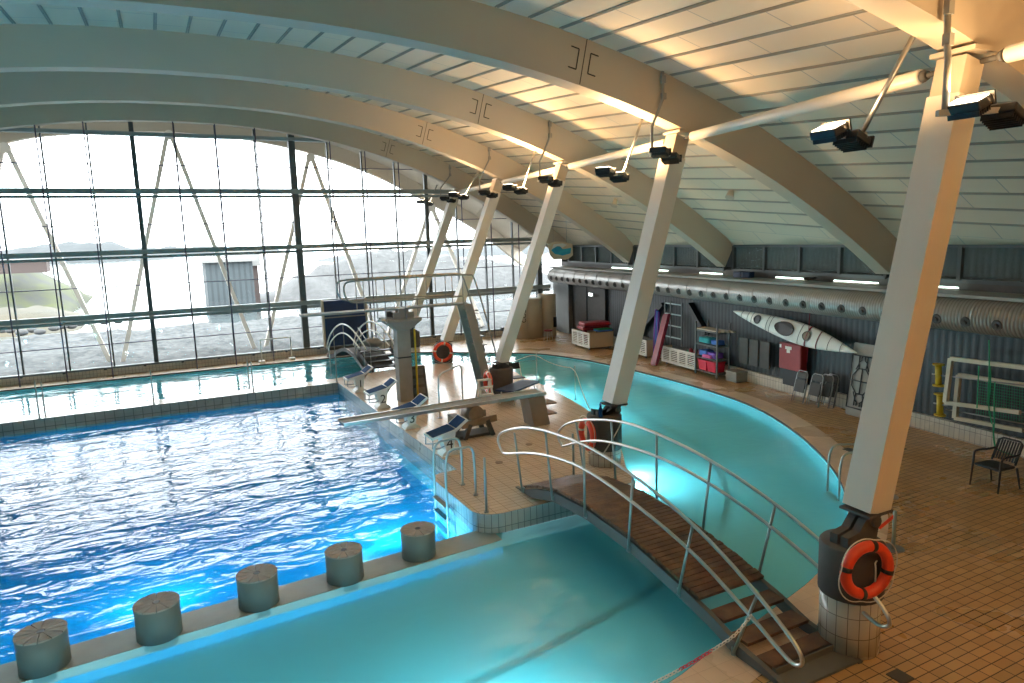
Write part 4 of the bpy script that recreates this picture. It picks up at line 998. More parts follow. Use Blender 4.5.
mb = MB(); pts = [Vector((p.x, p.y, max(min(p.z-1.0, .64), .1))) for p in sm3(A, 2)]
for a, b in zip(pts[3:], pts[4:-3]): mb.bar(a+OFFX*.5, b+OFFX*.5, 1.1, .04)
mb.build('decking', M['dark'], r)
b0 = on((364, 360)); 
for i in range(4):
    mb = MB(); mb.box((b0.x+.62+.07*i, 25.45-.3*i, .62-.16*i), (1.25, .28, .045)); mb.build('tread', M['black'], r)
for s in (0, 1):
    mb = MB(); mb.bar((b0.x+.0+1.24*s, 25.6, .64), (b0.x+.2+1.24*s, 24.35, .02), .05, .16); mb.build('step_stringer', M['black'], r)
for s in (0, 1):
    mb = MB(); x = b0.x+.05+1.22*s; mb.tube([(x, 25.6, .6), (x, 25.6, 1.55), (x+.1, 24.4, 1.0), (x+.1, 24.4, .0)], .016, 6); mb.build('step_rail', M['steel_d'], r)
# pale plastic bundle on the bridge landing
p = Vector((7.0, 25.9, .72)); mb = MB(); bmesh.ops.create_icosphere(mb.bm, subdivisions=3, radius=.3)
for v in mb.bm.verts: v.co *= 1+.35*noise.noise(v.co*4); v.co.z *= .6; v.co.x *= 1.3; v.co += p+Vector((0, 0, .17))
for f in mb.bm.faces: f.smooth = True
tag(mb.build('plastic_bundle', M['glass' if False else 'grey']), 'pale crumpled bundle on the channel footbridge', 'bundle')
# crash mat against the glass
r = empty('crash_mat', (7.16, 30.95, 0), 'large navy crash mat with tan edges standing upright against the window wall', 'mat')
mb = MB(); mb.box((7.16, 31.0, 1.18), (1.86, .26, 2.05), None, .04); mb.build('mat_cover', M['navy'], r)
for s in (-1, 1):
    mb = MB(); mb.box((7.16+s*.97, 31.0, 1.18), (.07, .3, 2.1)); mb.build('edge_trim', M['beige'], r)
mb = MB(); mb.box((7.16, 30.84, 1.45), (1.9, .03, .05)); mb.build('strap', M['grey'], r)
mb = MB(); mb.box((7.16, 30.95, .07), (1.9, .5, .13)); mb.build('foot', M['dark'], r)
# small goal on the ledge
p0, p1 = ony(262, 361, 30.9), ony(292, 360, 30.9); r = empty('small_goal', ((p0.x+p1.x)/2, 30.9, FR), 'small white ball goal standing by the foot of the window wall', 'goal')
mb = MB(); a, b = Vector((p0.x, 30.9, FR+.05)), Vector((p1.x, 30.9, FR+.05)); u = Vector((0, 0, .95)); mb.tube([a, a+u, b+u, b], .03, 8); mb.build('goal_frame', M['white'], r)
mb = MB()
for i in range(9): q = a.lerp(b, i/8); mb.cyl(q, q+u*.45, .005, n=4)
for i in range(4): mb.cyl(a+u*.45*i/3, b+u*.45*i/3, .005, n=4)
mb.build('net', M['rope'], r)
for q in (a, b):
    mb = MB(); mb.box(q+Vector((0, .0, 0)), (.25, .4, .1), None, .02); mb.build('float', M['white'], r)
# ------------------------------------------------------------------ air duct on the right wall
r = empty('air_duct', (xw(16)-.42, 16, 2.35), 'long round silver air duct with nozzles running along the right wall', 'duct')
A = Vector((xw(1)-.5, 1, 2.72)); B = Vector((xw(31)-.5, 31, 2.72)); d = (B-A).normalized()
mb = MB(); mb.cyl(A, B, .37, n=40)
for i in range(26): q = A+d*(.6+1.15*i); mb.cyl(q, q+d*.03, .378, n=40)
mb.build('duct_body', M['duct'], r)
nm = MB(); c = Vector((0, 0, 0)); nd = Vector((-.93, 0, -.25)).normalized()
nm.cyl(c, c+nd*.06, .115, .10, n=18); nm.cyl(c+nd*.06, c+nd*.11, .05, .035, n=12)
q = A+d*.5; nz = nm.build('nozzle', M['dark'], None, keep=True)
first = True; i = 0
Y = 7.96
while Y < 30.6:
    t = (Y-A.y)/d.y; q = A+d*t+nd*.345
    o = nz if first else nz.copy()
    if not first: col.objects.link(o)
    o.parent = r; o.matrix_basis = wm(r).inverted() @ Matrix.Translation(q); first = False; Y += .665
for i in range(8):
    mb = MB(); y = 2+4.0*i; mb.bar((xw(y)-.5, y, 3.07), (xw(y)-.5, y, 3.1), .04, .04, (1, 0, 0)); mb.box((xw(y)-.2, y, 3.05), (.6, .04, .05)); mb.build('hanger', M['steel_d'], r)
# fluorescent tubes on the shelf
for i, (x0, x1, y) in enumerate([(612,632,273.5),(648,668,276),(700,722,279),(776,806,281),(834,878,284.5),(916,958,290)]):
    a, b = onw(x0, y, -.2), onw(x1, y+1, -.2); a.z = b.z = 3.2
    r = empty('strip_light', (a+b)/2, ['farthest glowing strip light on the shelf above the duct', 'glowing strip light on the shelf, second from the window wall', 'glowing strip light on the shelf above the tall red foam mat', 'glowing strip light on the shelf above the kayak bow', 'glowing strip light on the shelf left of the second arch foot', 'nearest glowing strip light on the shelf, just right of the first column'][i], 'strip light', group='strip lights on the shelf')
    mb = MB(); mb.bar(a, b, .09, .04); mb.build('batten', M['white'], r); mb = MB(); mb.cyl(a+Vector((0, 0, .04)), b+Vector((0, 0, .04)), .016, n=8); mb.build('tube', M['tube'], r)
for i, (x, y, w, lab) in enumerate([(740, 273, .35, 'navy folded bundle on the shelf by the third arch foot, left of two'), (748, 275, .3, 'navy folded bundle on the shelf by the third arch foot, right of two'), (810, 282, .3, 'black wedge lying on the shelf above the kayak')]):
    p = onw(x, y, -.1); mb = MB(); mb.box((p.x, p.y, 3.17+.1), (.3, w, .2 if i < 2 else .08), Matrix.Rotation(.2*i, 3, 'Z'), .03); tag(mb.build('shelf_bundle', M['navy'] if i < 2 else M['black']), lab, 'bundle')
# ------------------------------------------------------------------ kayak
P0 = onw(733, 311, .42); P1 = onw(857, 353, .42); ax = (P1-P0); Lk = ax.length; ax.normalize()
out = Vector((-1, WS, 0)).normalized(); out = (out+Vector((0, 0, .35))).normalized(); out = (out-ax*out.dot(ax)).normalized(); wd = ax.cross(out).normalized()
r = empty('kayak', (P0+P1)/2, 'long white racing kayak hung aslant on the right wall', 'kayak')
mb = MB(); n = 40; rings = []; m = 20
def kw(t): return .30*(math.sin(PI*t)**.85)*(1-.12*math.sin(2*PI*t))+.004
for i in range(n+1):
    t = i/n; c = P0+ax*Lk*t; w = kw(t); dd = .15*math.sin(PI*t)**.6+.01
    rings.append([mb.v(c+wd*w*math.cos(2*PI*k/m)+out*((dd*.62 if math.sin(2*PI*k/m) > 0 else dd)*math.sin(2*PI*k/m))) for k in range(m)])
for i in range(n):
    for k in range(m): mb.bm.faces.new((rings[i][k], rings[i][(k+1)%m], rings[i+1][(k+1)%m], rings[i+1][k])).smooth = True
mb.bm.faces.new(rings[0]); mb.bm.faces.new(rings[-1]); mb.build('hull', M['white'], r)
def oval(t, la, wa, h, m_, name, rim=None):
    c = P0+ax*Lk*t; top = .15*math.sin(PI*t)**.6*.62+.012
    mb = MB(); pts = [c+ax*la*math.cos(2*PI*k/24)+wd*wa*math.sin(2*PI*k/24)*(1+.15*math.cos(2*PI*k/24))+out*(top*(1-.3*abs(math.sin(2*PI*k/24))*(wa/kw(t)))+.025) for k in range(24)]
    f = mb.bm.faces.new([mb.v(p) for p in pts]); o = mb.build(name, m_, r)
    mb = MB(); mb.tube(pts, .012, 6, closed=True); mb.build('rim', M['mark'], o)
oval(.255, .14, .13, 0, M['black'], 'hatch'); oval(.49, .38, .2, 0, M['black'], 'cockpit'); oval(.665, .13, .13, 0, M['brown'], 'hatch')
def strap(t, m_, w=.02, f=1.0):
    c = P0+ax*Lk*t; k_ = kw(t); dd = .15*math.sin(PI*t)**.6*.62+.01
    mb = MB(); mb.tube([c+wd*k_*math.cos(a)*f+out*(dd*math.sin(a)+.006) for a in [PI*j/12*1 for j in range(1, 12)]], w*.5, 5); mb.build('deck_line', m_, r)
for t in (.1, .16, .2, .34, .37, .61, .82, .9): strap(t, M['mark'], .014)
strap(.665, M['red'], .05); strap(.745, M['red'], .03)
c = P0+ax*Lk*.665
mb = MB(); mb.cyl(c+Vector((0, 0, .7)), c+Vector((0, 0, -.75))+out*.05, .012, n=6); mb.build('hanging_strap', M['red'], r)
# ------------------------------------------------------------------ things along the right wall
def wbox(mb, x, y, w, d, z0, z1, off): # box flush to wall direction
    pass
wd_dir = Vector((WS, 1, 0)).normalized(); wn = Vector((-1, WS, 0)).normalized()   # along the wall, out of the wall
Rw = Matrix(((wn.x, wd_dir.x, 0), (wn.y, wd_dir.y, 0), (0, 0, 1)))
def W(y, off, z): return Vector((xw(y), y, z)) + wn*off
def wy(x, y, off): return onw(x, y, off).y
# red cabinet
y0, y1 = wy(804, 350, .15), wy(782, 342, .15); yc = (y0+y1)/2; zc = (onw(782, 343, .15).z+onw(804, 371, .15).z)/2; h = .8
r = empty('wall_cabinet', W(yc, .1, .5), 'red metal cabinet with a white notice hung on the wall under the kayak', 'cabinet')
mb = MB(); mb.box(W(yc, .12, zc), (.22, abs(y1-y0), h), Rw, .01); mb.build('body', M['cabinet'], r)
mb = MB(); mb.box(W(yc, .235, zc), (.02, abs(y1-y0)-.05, h-.05), Rw, .004); dr = mb.build('door', M['cabinet'], r)
mb = MB(); mb.box(W(yc+.05, .25, zc+h*.33), (.008, .26, .09), Rw); mb.box(W(yc+.05, .25, zc+h*.22), (.008, .13, .12), Rw); mb.build('notice', M['white'], dr)
mb = MB(); mb.box(W(y1-.07, .25, zc+h*.36), (.008, .07, .1), Rw); mb.build('notice', M['white'], dr)
mb = MB(); mb.box(W(yc, .04, .25), (.06, .9, .5), Rw); tag(mb.build('dark_wall_panel', M['black']), 'black panel on the wall below the red cabinet', 'panel')
# folding chairs leaning
def fold_chair(p, rz, label, lean=.22):
    r = empty('folded_chair', p, label, 'chair', rz=rz, group='folded chairs leaning under the kayak')
    Ml = Matrix.Translation(p) @ Matrix.Rotation(rz, 4, 'Z') @ Matrix.Rotation(-lean, 4, 'X')
    T = lambda *a: Ml @ Vector(a)
    mb = MB(); mb.tube([T(*q) for q in [(-.22,0,0),(-.215,0,.55),(-.2,0,.84),(-.14,0,.92),(.14,0,.92),(.2,0,.84),(.215,0,.55),(.22,0,0)]], .014, 8); mb.build('front_frame', M['steel_d'], r)
    mb = MB(); mb.tube([T(*q) for q in [(-.19,.05,.02),(-.19,.05,.62),(.19,.05,.62),(.19,.05,.02)]], .013, 8); mb.tube([T(-.2,.05,.16), T(.2,.05,.16)], .01, 6); mb.build('rear_frame', M['steel_d'], r)
    mb = MB(); v = [T(*q) for q in [(-.18,-.03,.3),(.18,-.03,.3),(.18,-.0,.3),(-.18,-.0,.3),(-.18,-.03,.66),(.18,-.03,.66),(.18,-.0,.66),(-.18,-.0,.66)]]; mb.hexa(v); mb.build('seat', M['dark'], r)
    mb = MB(); v = [T(*q) for q in [(-.18,-.02,.72),(.18,-.02,.72),(.18,.01,.72),(-.18,.01,.72),(-.17,-.02,.88),(.17,-.02,.88),(.17,.01,.88),(-.17,.01,.88)]]; mb.hexa(v); mb.build('backrest', M['dark'], r)
rzw = math.atan2(wn.y, wn.x) + PI/2
for i, (x, y, off) in enumerate([(797, 398, .62), (812, 402, .6), (822, 404, .42), (827, 405, .28)]):
    P = onw(x, y, off); fold_chair(Vector((P.x, P.y, FR+.01)), rzw, ['leftmost folded grey chair leaning on the wall under the kayak', 'folded grey chair, second from the left and in front of two darker ones', 'dark folded chair, third in the leaning row', 'dark folded chair at the right end of the leaning row, against the wall'][i])
# spine board like panel with black frame
P = onw(857, 412, .45); Pc = Vector((P.x, P.y, FR+.01)); r = empty('massage_table_top', Pc, 'upright cream table top with black ornamental underframe leaning on the wall', 'table top')
Ml = Matrix.Translation(Pc) @ Matrix.Rotation(rzw, 4, 'Z') @ Matrix.Rotation(-.12, 4, 'X'); T = lambda x, y, z: Ml @ Vector((x, y, z))
mb = MB(); 
v = [T(*q) for q in [(-.42,.0,.0),(.42,.0,.0),(.42,.06,.0),(-.42,.06,.0),(-.42,.0,1.95),(.42,.0,1.95),(.42,.06,1.95),(-.42,.06,1.95)]]; mb.hexa(v); es = mb.bm.edges[:]; bmesh.ops.bevel(mb.bm, geom=es, offset=.025, segments=2, affect='EDGES'); mb.build('top_panel', M['grey'], r)
mb = MB(); 
def rl(*pts, w=.016): mb.tube([T(x, -.03, z) for x, z in pts], w, 6)
rl((-.36,.22),(-.36,1.66)); rl((.36,.22),(.36,1.66)); rl((-.36,.22),(.36,.22)); rl((-.36,1.62),(.36,1.62))
oc = [(.30*math.cos(PI/8+PI/4*k), .95+.36*math.sin(PI/8+PI/4*k)) for k in range(9)]; rl(*oc); rl((-.36,.95),(.36,.95)); rl((0,.6),(0,1.3))
for s in (-1, 1):
    for q in (-1, 1):
        rl((s*.11, .95+q*.34), (s*.13, .95+q*.5), (s*.05, .95+q*.56), (s*.05, .95+q*.66)); rl((s*.2, .95+q*.30), (s*.13, .95+q*.45), (s*.13, .95+q*.66))
mb.build('underframe', M['black'], r)
# three dark boards on the kick
for i, x in enumerate((744, 754, 765)):
    P = onw(x, 378, .12); mb = MB(); c = W(P.y, .13, .79); mb.box(c, (.05, .42, .86), Rw, .01); tag(mb.build('dark_board', M['dark']), ['dark grey board standing on the wall kick, nearest the shelf rack', 'dark grey board standing on the wall kick, middle of three', 'dark grey board standing on the wall kick, nearest the red cabinet'][i], 'board', 'dark boards on the wall kick')
P = onz(738, 383, FR); r = empty('grey_box', (P.x+.15, P.y+.2, FR), 'low light grey lidded box on the floor beside the shelf rack', 'box')
mb = MB(); mb.box((P.x+.2, P.y+.25, FR+.15), (.5, .55, .3), Rw, .02); mb.build('body', M['grey'], r); mb = MB(); mb.box((P.x+.2, P.y+.25, FR+.33), (.54, .6, .06), Rw, .015); mb.build('lid', M['grey'], r)
# shelf rack
ya, yb = 17.25, 18.45; r = empty('shelf_rack', W(17.85, .35, FR), 'grey steel shelf rack loaded with coloured swim aids', 'shelf rack')
for y in (ya, yb):
    for o in (.12, .62):
        mb = MB(); mb.bar(W(y, o, FR), W(y, o, 1.62), .05, .05, (1, 0, 0)); mb.build('upright', M['string'], r)
for z in (-.12, .35, .82, 1.3):
    mb = MB(); mb.box(W((ya+yb)/2, .37, z), (.5, yb-ya, .04), Rw); mb.build('shelf', M['string'], r)
def blob(name, c, dims, m_, lab, grp=None):
    mb = MB(); mb.box(c, dims, Rw); bmesh.ops.subdivide_edges(mb.bm, edges=mb.bm.edges[:], cuts=4, use_grid_fill=True)
    for v in mb.bm.verts: v.co += Vector((noise.noise(v.co*5), noise.noise(v.co*5+Vector((9, 0, 0))), noise.noise(v.co*6+Vector((0, 7, 0)))*.5))*.05
    for f in mb.bm.faces: f.smooth = True
    tag(mb.build(name, m_), lab, 'bundle' if 'bin' not in name else 'bin', grp)
for i, y in enumerate((18.12, 17.62)):
    r2 = empty('plastic_bin', W(y, .38, -.1), ['bright red bin on the lowest rack shelf, farther one', 'bright red bin on the lowest rack shelf, nearer one'][i], 'bin')
    mb = MB(); a = [W(y-.2, .56, -.09), W(y-.2, .2, -.09), W(y+.2, .2, -.09), W(y+.2, .56, -.09)]; b = [W(y-.23, .6, .26), W(y-.23, .17, .26), W(y+.23, .17, .26), W(y+.23, .6, .26)]; mb.hexa(a+b); mb.build('body', M['redp'], r2)
    mb = MB(); mb.box(W(y, .385, .265), (.47, .5, .03), Rw); mb.build('rim', M['redp'], r2)
blob('swim_cloth', W(18.12, .4, .51), (.32, .38, .2), M['lblue'], 'crumpled blue swim aids on the second rack shelf, farther side')
blob('swim_cloth', W(17.6, .4, .49), (.32, .38, .18), M['purple'], 'crumpled purple swim aids on the second rack shelf, nearer side')
blob('swim_cloth', W(17.85, .55, .43), (.12, .5, .1), M['pink'], 'pink swim aids at the front of the second rack shelf')
blob('swim_cloth', W(18.05, .42, .97), (.32, .5, .18), M['teal'], 'teal swim aids spilling over the third rack shelf')
blob('swim_cloth', W(17.52, .4, .95), (.28, .34, .14), M['lblue'], 'blue swim aids on the third rack shelf, nearer side')
for k in range(4):
    mb = MB(); mb.bar(W(18.5, .2+.12*k, 1.35+.0*k), W(16.9+.1*k, .2+.12*k, 1.36), .09, .05); tag(mb.build('wooden_slat', M['beige']), 'pale wooden slat lying on top of the shelf rack', 'slat', 'wooden slats on top of the rack')
# slatted crates
def crate(y0, y1, o0, o1, z0, z1, label, ncol, end_beige=False):
    r = empty('slatted_crate', W((y0+y1)/2, (o0+o1)/2, FR), label, 'crate'); t = .03
    mb = MB(); cc = (y0+y1)/2; Ln = y1-y0
    for z in [z0+.03, z1-.03]: mb.box(W(cc, o1, z), (t, Ln, .07), Rw)
    for i in range(ncol+1): mb.box(W(y0+Ln*i/ncol, o1, (z0+z1)/2), (t, .10, z1-z0), Rw)
    k = 7
    for i in range(k): mb.box(W(cc, o1-.001, z0+.06+(z1-z0-.12)*(i+.5)/k), (t*.8, Ln, (z1-z0-.12)/k*.45), Rw)
    mb.build('slatted_front', M['white'], r)
    mb = MB(); mb.box(W(cc, o0, (z0+z1)/2), (t, Ln, z1-z0), Rw); mb.build('back_panel', M['dark'], r)
    for y in (y0, y1):
        mb = MB(); mb.box(W(y, (o0+o1)/2, (z0+z1)/2), (o1-o0, t, z1-z0), Rw); mb.build('end_panel', M['beige'], r)
    mb = MB(); mb.box(W(cc, (o0+o1)/2, z0+.02), (o1-o0, Ln, t), Rw); mb.build('bottom', M['beige'], r)
    for y in (y0+.15, y1-.15):
        for o in (o0+.1, o1-.1):
            mb = MB(); q = W(y, o, FR+.05); mb.cyl(q-wn*.015, q+wn*.015, .05, n=12); mb.box(q+Vector((0, 0, .045)), (.05, .06, .03)); mb.build('castor', M['black'], r)
crate(24.75, 26.4, .45, 1.65, FR+.11, .50, 'plywood crate with slatted white front holding red mats, near the tank corner', 3)
crate(21.8, 23.6, .1, .6, FR+.11, .48, 'white slatted crate partly hidden behind the second column', 4)
crate(18.5, 20.6, .16, .6, FR+.11, .43, 'white slatted crate just left of the shelf rack', 4)
P = W(25.2, 1.2, .34)
for i, (z, yy, rz) in enumerate([(.56, 25.6, .1), (.75, 25.45, .12)]):
    r = empty('red_mat', W(yy, 1.0, z), ['lower red vinyl mat lying across the plywood crate', 'upper red vinyl mat lying across the plywood crate'][i], 'mat')
    mb = MB(); mb.box(W(yy, 1.0, z+.06), (1.25, .8, .17), Rw @ Matrix.Rotation(rz, 3, 'Z'), .05); mb.build('cushion', M['red'], r)
    mb = MB(); mb.box(W(yy, 1.0, z+.06), (1.27, .82, .015), Rw @ Matrix.Rotation(rz, 3, 'Z')); mb.build('seam', M['cabinet'], r)
r = empty('red_roll', W(25.9, 1.45, FR+.15), 'red foam roll standing in the plywood crate under the red mats', 'roll'); mb = MB(); q = W(25.7, 1.4, -.1); mb.cyl(q, q+Vector((0, 0, .6)), .13, n=20); mb.build('roll', M['red'], r)
mb = MB(); mb.box(W(24.95, .85, .56), (.7, .5, .06), Rw, .02); tag(mb.build('blue_float', M['lblue']), 'blue float with green edge on the plywood crate beside the red mats', 'float')
mb = MB(); mb.box(W(24.95, .85, .61), (.72, .5, .03), Rw, .01); tag(mb.build('green_float', M['green']), 'thin green float lying on the blue one in the plywood crate', 'float')
# tall red foam and noodles
a = onz(653, 366, FR)+Vector((.05, 0, .02)); b = onw(667, 314, .25)
r = empty('foam_mat', a, 'tall dark red foam mat leaning on the wall between two slatted crates', 'mat'); mb = MB(); mb.bar(a, b, .14, .36, (0, 1, 0)); bmesh.ops.bevel(mb.bm, geom=mb.bm.edges[:], offset=.04, segments=2, affect='EDGES'); mb.build('foam', M['red'], r)
for i in range(3):
    a = W(21.35+.13*i, .35, FR+.02); b = W(21.6+.1*i, .12, 1.62+.04*i); mb = MB(); mb.tube([a, a.lerp(b, .5)+Vector((0, .03, 0)), b], .045, 10); r = tag(mb.build('pool_noodle', [M['purple'], M['lblue'], M['purple']][i]), ['purple pool noodle leaning behind the red foam mat, nearest the rack', 'blue pool noodle between two purple ones behind the red foam mat', 'purple pool noodle leaning behind the red foam mat, farthest from the rack'][i], 'pool noodle')
r = empty('tube_frame', W(20.6, .3, FR), 'tall green grey tube frame on the wall behind the slatted crate', 'frame')
for y in (20.1, 20.85, 21.25):
    mb = MB(); mb.bar(W(y, .07, FR), W(y, .07, 2.1), .05, .05, (1, 0, 0)); mb.build('upright', M['string'], r)
for z in (.3, .7, 1.15, 1.6, 2.0):
    mb = MB(); mb.bar(W(20.1, .07, z), W(21.25, .07, z), .04, .04); mb.build('rung', M['teal_steel'], r)
for i, (x, y) in enumerate([(691, 346), (696, 344), (700, 343)]):
    P = onw(x, y, .4); P.z = .02; mb = MB(); mb.lathe([(0, 0), (.07, .0), (.085, .06), (.075, .12), (.03, .15), (.03, .33), (.075, .36), (.085, .42), (.06, .5), (0, .52)], P, 14)
    tag(mb.build('water_dumbbell', M['red']), 'dark red foam dumbbell standing in the crate next to the rack', 'dumbbell', 'foam dumbbells in the crate by the rack')
P = onw(689, 352, .4); P.z = .28; mb = MB(); mb.lathe([(0, 0), (.1, .02), (.12, .1), (.06, .16), (0, .17)], P, 14); tag(mb.build('green_float', M['green']), 'small green float in the corner of the crate beside the red dumbbells', 'float')
# ------------------------------------------------------------------ goals with yellow reels
def goal(pts, label, thick=.045):
    c = [onw(x, y, o) for x, y, o in pts]; r = empty('water_goal', c[1], label, 'goal')
    mb = MB(); mb.bar(c[0], c[1], thick*2, thick*2, wn); mb.build('side_post', M['goal'], r)
    mb = MB(); mb.bar(c[0], c[2], thick*2, thick*2, wn); mb.build('crossbar', M['goal'], r)
    mb = MB(); mb.bar(c[1], c[3], thick*1.8, thick*1.8, wn); mb.build('lower_bar', M['goal'], r)
    return r, c
def ext(p, q, k): return (p[0]+(q[0]-p[0])*k, p[1]+(q[1]-p[1])*k)
g1, c1_ = goal([(951,358.5,.5), (945.5,402.5,.55), (*ext((951,358.5),(1024,367.5),1.6), .5), (1020,412.5,.55)], 'outer cream goal frame standing against the right wall, larger one')
g2, c2_ = goal([(959,375,.3), (955,418,.35), (*ext((959,375),(1024,385),1.6), .3), (1023,430.5,.35)], 'inner cream goal frame behind the larger goal at the right wall')
mb = MB()
for k in range(3): mb.cyl(onw(938, 375+k*29-(k==2)*0, .35) if k < 2 else onw(946, 409, .3), onw(1030, 386+k*27, .35) if k < 2 else onw(1030, 425, .3), .015, n=6)
mb.build('stay_bar', M['steel_d'], g2)
for i, (x, y0_, y1_) in enumerate([(938.5, 364.5, 385.5), (940, 394, 415)]):
    P, Q = onw(x, y0_, .35), onw(x, y1_, .35); r = empty('cable_reel', Q, ['upper yellow reel beside the goals on the right wall', 'lower yellow reel beside the goals on the right wall'][i], 'reel')
    h = P.z-Q.z
    mb = MB(); mb.cyl(Q, P, .07, n=16); mb.build('drum', M['yellow'], r)
    for q in (Q, P):
        mb = MB(); mb.cyl(q-Vector((0, 0, .015)), q+Vector((0, 0, .015)), .125, n=20); mb.build('flange', M['yellow'], r)
    mb = MB(); m_ = (P+Q)/2; mb.cyl(m_+wd_dir*.16, m_-wd_dir*.18, .018, n=8); mb.build('spindle', M['steel_d'], r)
# green net
r = empty('goal_net', W(8.6, .4, .2), 'green net and cords draped over the goals at the right wall', 'net')
mb = MB()
def wp(x, y, o=.6): return onw(x, y, o)
for pts in ([(989,340),(989.5,366),(988,404)], [(979,366),(978,385),(977,408)], [(995,382),(994,400),(994.5,424),(993,436),(995,447)], [(990,366),(991,385),(988,405),(992,424)], [(993,424),(994,440),(996,449),(1006,453),(1016,456)]):
    mb.tube(sm3([wp(*p) for p in pts]), .013, 5)
mb.build('cord', M['green'], r)
mb = MB()
a, b, c, d_ = wp(979, 378, .28), wp(1030, 386, .28), wp(1030, 424, .28), wp(976, 414, .28)
for i in range(22): u = i/21; mb.cyl(a.lerp(b, u), d_.lerp(c, u), .004, n=3)
for i in range(14): u = i/13; mb.cyl(a.lerp(d_, u), b.lerp(c, u), .004, n=3)
mb.build('mesh', M['green'], r)
# ------------------------------------------------------------------ armchair
c = Vector((13.7, 7.05, FR)); r = empty('armchair', c, 'black plastic armchair standing alone on the tiled floor at the right', 'chair', rz=0)
Rc = Matrix.Rotation(-.12, 3, 'Z')
def A_(x, y, z): return c + Rc @ Vector((x, y, z))
mb = MB(); mb.box(A_(-.02, 0, .43), (.46, .46, .05), Rc, .015); mb.build('seat', M['black'], r)
mb = MB()
for k in range(9):
    y = -.2+.05*k; mb.bar(A_(.22, y, .5), A_(.38, y, .86), .028, .014, (1, 0, 0))
mb.tube([A_(.21, -.22, .46), A_(.38, -.22, .84), A_(.40, -.15, .88), A_(.40, .15, .88), A_(.38, .22, .84), A_(.21, .22, .46)], .02, 8); mb.build('backrest', M['black'], r)
for s in (-1, 1):
    mb = MB(); mb.tube([A_(-.27, s*.27, 0), A_(-.24, s*.26, .42), A_(-.23, s*.26, .6)], .02, 8, rs=[.015, .022, .02]); mb.build('leg', M['black'], r)
    mb = MB(); mb.tube([A_(.32, s*.27, 0), A_(.22, s*.25, .42)], .02, 8, rs=[.015, .022]); mb.build('leg', M['black'], r)
    mb = MB(); mb.tube(sm3([A_(-.23, s*.26, .58), A_(-.22, s*.27, .66), A_(-.1, s*.27, .68), A_(.15, s*.26, .66), A_(.31, s*.23, .68)]), .02, 8); mb.build('armrest', M['black'], r)
# ------------------------------------------------------------------ floor drains
for i, (x, y) in enumerate([(900,677),(849,450),(900,449),(693,410)]):
    z = FR+.008; P = onz(x, y, FR)
    if i == 3: continue
    r = empty('floor_drain', (P.x, P.y, FR), ['dark square floor drain at the lower right near the footbridge end', 'dark square floor drain near the outer pool ladder, left one', 'dark square floor drain on the open tiles right of the first column'][i], 'drain')
    mb = MB(); mb.box((P.x, P.y, z), (.2, .2, .012)); mb.build('grate', M['dark'], r)
for i, (x, y) in enumerate([(529, 444.5), (499, 462.5)]):
    P = onz(x, y, 0); mb = MB(); mb.cyl((P.x, P.y, .0), (P.x, P.y, .012), .08, n=16); tag(mb.build('deck_drain', M['brown']), ['small round brown drain in the deck left of the second column', 'small round brown drain in the deck near the lone slim post'][i], 'drain')
# ------------------------------------------------------------------ tanks in the far corner
r = empty('water_tank', (16.4, 29.9, FR), 'group of cream cylindrical casings standing in the far right corner', 'tank')
for x, y, rr, h in ((523.5, 338, .42, 1.9), (536, 338, .5, 1.95), (551, 336, .46, 2.1)):
    P = onz(x, y, FR); P.y += (.05 if x < 530 else .35); mb = MB(); mb.lathe([(rr, 0), (rr, h), (rr-.03, h+.03), (0, h+.03)], (P.x, P.y, FR), 32); mb.build('casing', M['tank'], r)
    if x < 530: PT = P.copy(); RT = rr
P = onz(555.5, 330, FR); mb = MB(); q = onp(555, 322, (0, 29.42), (1, 29.42)); mb.box(q, (.16, .05, .5)); mb.build('control_box', M['black'], r)
a = ony(524, 314, PT.y-RT-.04); text_mesh('COLD', .32, Matrix.Translation(a) @ Matrix.Rotation(-.25, 4, 'Z') @ Matrix.Rotation(PI/2, 4, 'X') @ Matrix.Rotation(PI/2, 4, 'Z'), M['mark'], r, 'lettering')
P = onz(541, 341, FR)+Vector((.25, -.3, 0)); r = empty('metal_stool', P, 'small metal stool with dark red seat in front of the tank casings', 'stool')
mb = MB(); mb.cyl(P+Vector((0, 0, .5)), P+Vector((0, 0, .55)), .2, n=20); mb.build('seat', M['red'], r)
for k in range(4):
    a = PI/4+k*PI/2; e = Vector((math.cos(a), math.sin(a), 0)); mb = MB(); mb.cyl(P+e*.24, P+e*.15+Vector((0, 0, .5)), .013, n=6); mb.build('leg', M['steel'], r)
P = ony(505, 330, 31.2); mb = MB(); mb.box((P.x, 31.3, .12), (.3, .25, .2), None, .02); tag(mb.build('black_speaker_box', M['black']), 'small black box on the window ledge right of the ladder', 'box')
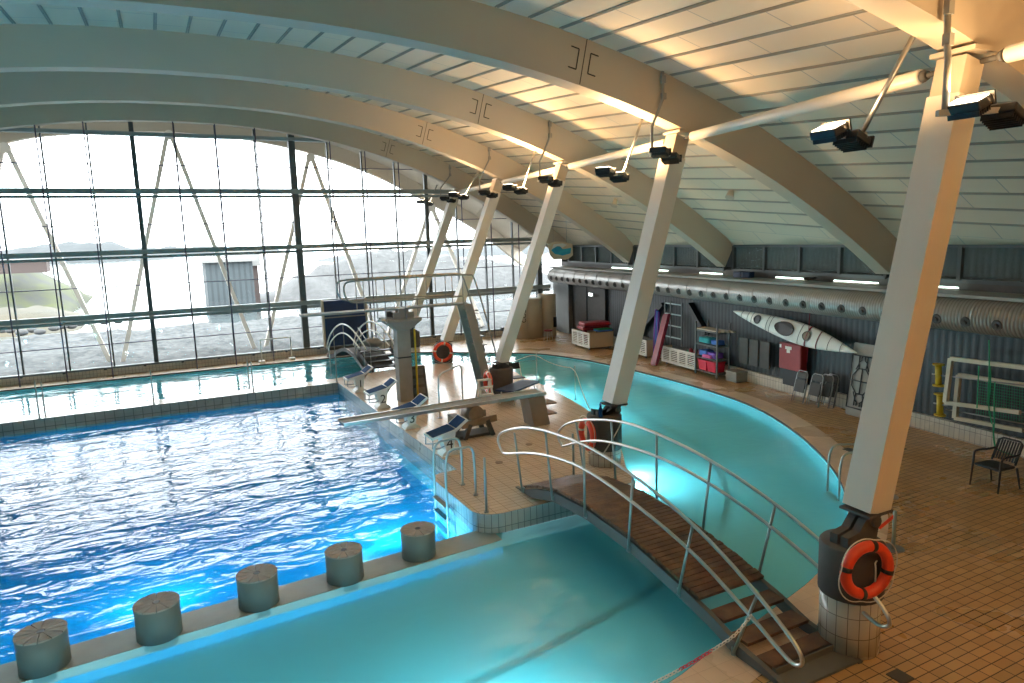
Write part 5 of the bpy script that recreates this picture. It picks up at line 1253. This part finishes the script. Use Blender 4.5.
# wall details at the far end: door, pillar, exit box, braces
y0, y1 = wy(604, 320, .1), wy(570, 320, .1)
mb = MB(); mb.box(W((y0+y1)/2, .0, 1.1), (.06, abs(y1-y0), 2.6), Rw); d1 = struct(mb.build('door_1', M['dark'], keep=False)); mb = MB(); mb.box(W((y0+y1)/2, .05, 1.0), (.05, .06, 2.5), Rw); mb.build('door_mullion', M['black'], d1)
mb = MB(); mb.box(W(30.7, .1, 1.1), (.3, 1.9, 2.7), Rw); struct(mb.build('trim_9', M['string']))
P = onw(591, 294.5, .2); r = empty('exit_light', P, 'small lit white emergency light above the dark door', 'emergency light'); mb = MB(); mb.box(P, (.06, .42, .16), Rw); mb.build('housing', M['white'], r); mb = MB(); mb.box(P+wn*.035, (.01, .38, .13), Rw); mb.build('lit_panel', M['exit'], r)
for a, b in (((664,304),(634,340)),((690,304),(707,334))):
    mb = MB(); mb.bar(onw(*a, .0), onw(*b, .0), .14, .22, wn); struct(mb.build('trim_10', M['black']))
# hanging picture
r = empty('hanging_board', ony(560, 252, 26), 'cream hanging board with a turquoise wave picture above the duct end', 'sign')
c = ony(560, 251, 26); Rb = Matrix.Rotation(-.25, 3, 'Z')
def bp(x, z, o=0): return c + Rb @ Vector((x, -o, z))
mb = MB(); pts = [(-.55,.28),(-.2,.42),(.2,.38),(.55,.3),(.58,-.2),(.35,-.36),(-.3,-.36),(-.45,-.2)]
for o in (0,): mb.poly(pts, 0, .05, lambda a, b, q: bp(a, b, q))
mb.build('board', M['poster'], r)
mb = MB(); mb.poly([(-.42,.05),(-.2,.22),(0,.2),(.1,.08),(.5,.12),(.46,-.12),(.1,-.2),(-.25,-.12)], .052, .06, lambda a, b, q: bp(a, b, q)); mb.build('printed_wave', M['wave'], r)
mb = MB(); mb.poly([(-.4,.08),(-.3,.3),(.1,.33),(.3,.26),(.1,.14),(-.1,.24)], .061, .066, lambda a, b, q: bp(a, b, q)); mb.build('printed_foam', M['wavew'], r)
mb = MB(); mb.cyl(bp(-.3, .38, .02), bp(-.3, 1.8, .02), .008, n=5); mb.cyl(bp(.3, .35, .02), bp(.3, 1.7, .02), .008, n=5); mb.build('hanging_wire', M['steel_d'], r)
# ------------------------------------------------------------------ world and view
w = bpy.data.worlds.new('overcast'); bpy.context.scene.world = w; w.use_nodes = True
bg = w.node_tree.nodes['Background']; bg.inputs[0].default_value = (.92, .97, 1.0, 1); bg.inputs[1].default_value = 9.0
sc = bpy.context.scene
sc.view_settings.view_transform = 'Standard'; sc.view_settings.look = 'None'; sc.view_settings.gamma = 1; sc.view_settings.exposure = 0; sc.view_settings.use_curve_mapping = False
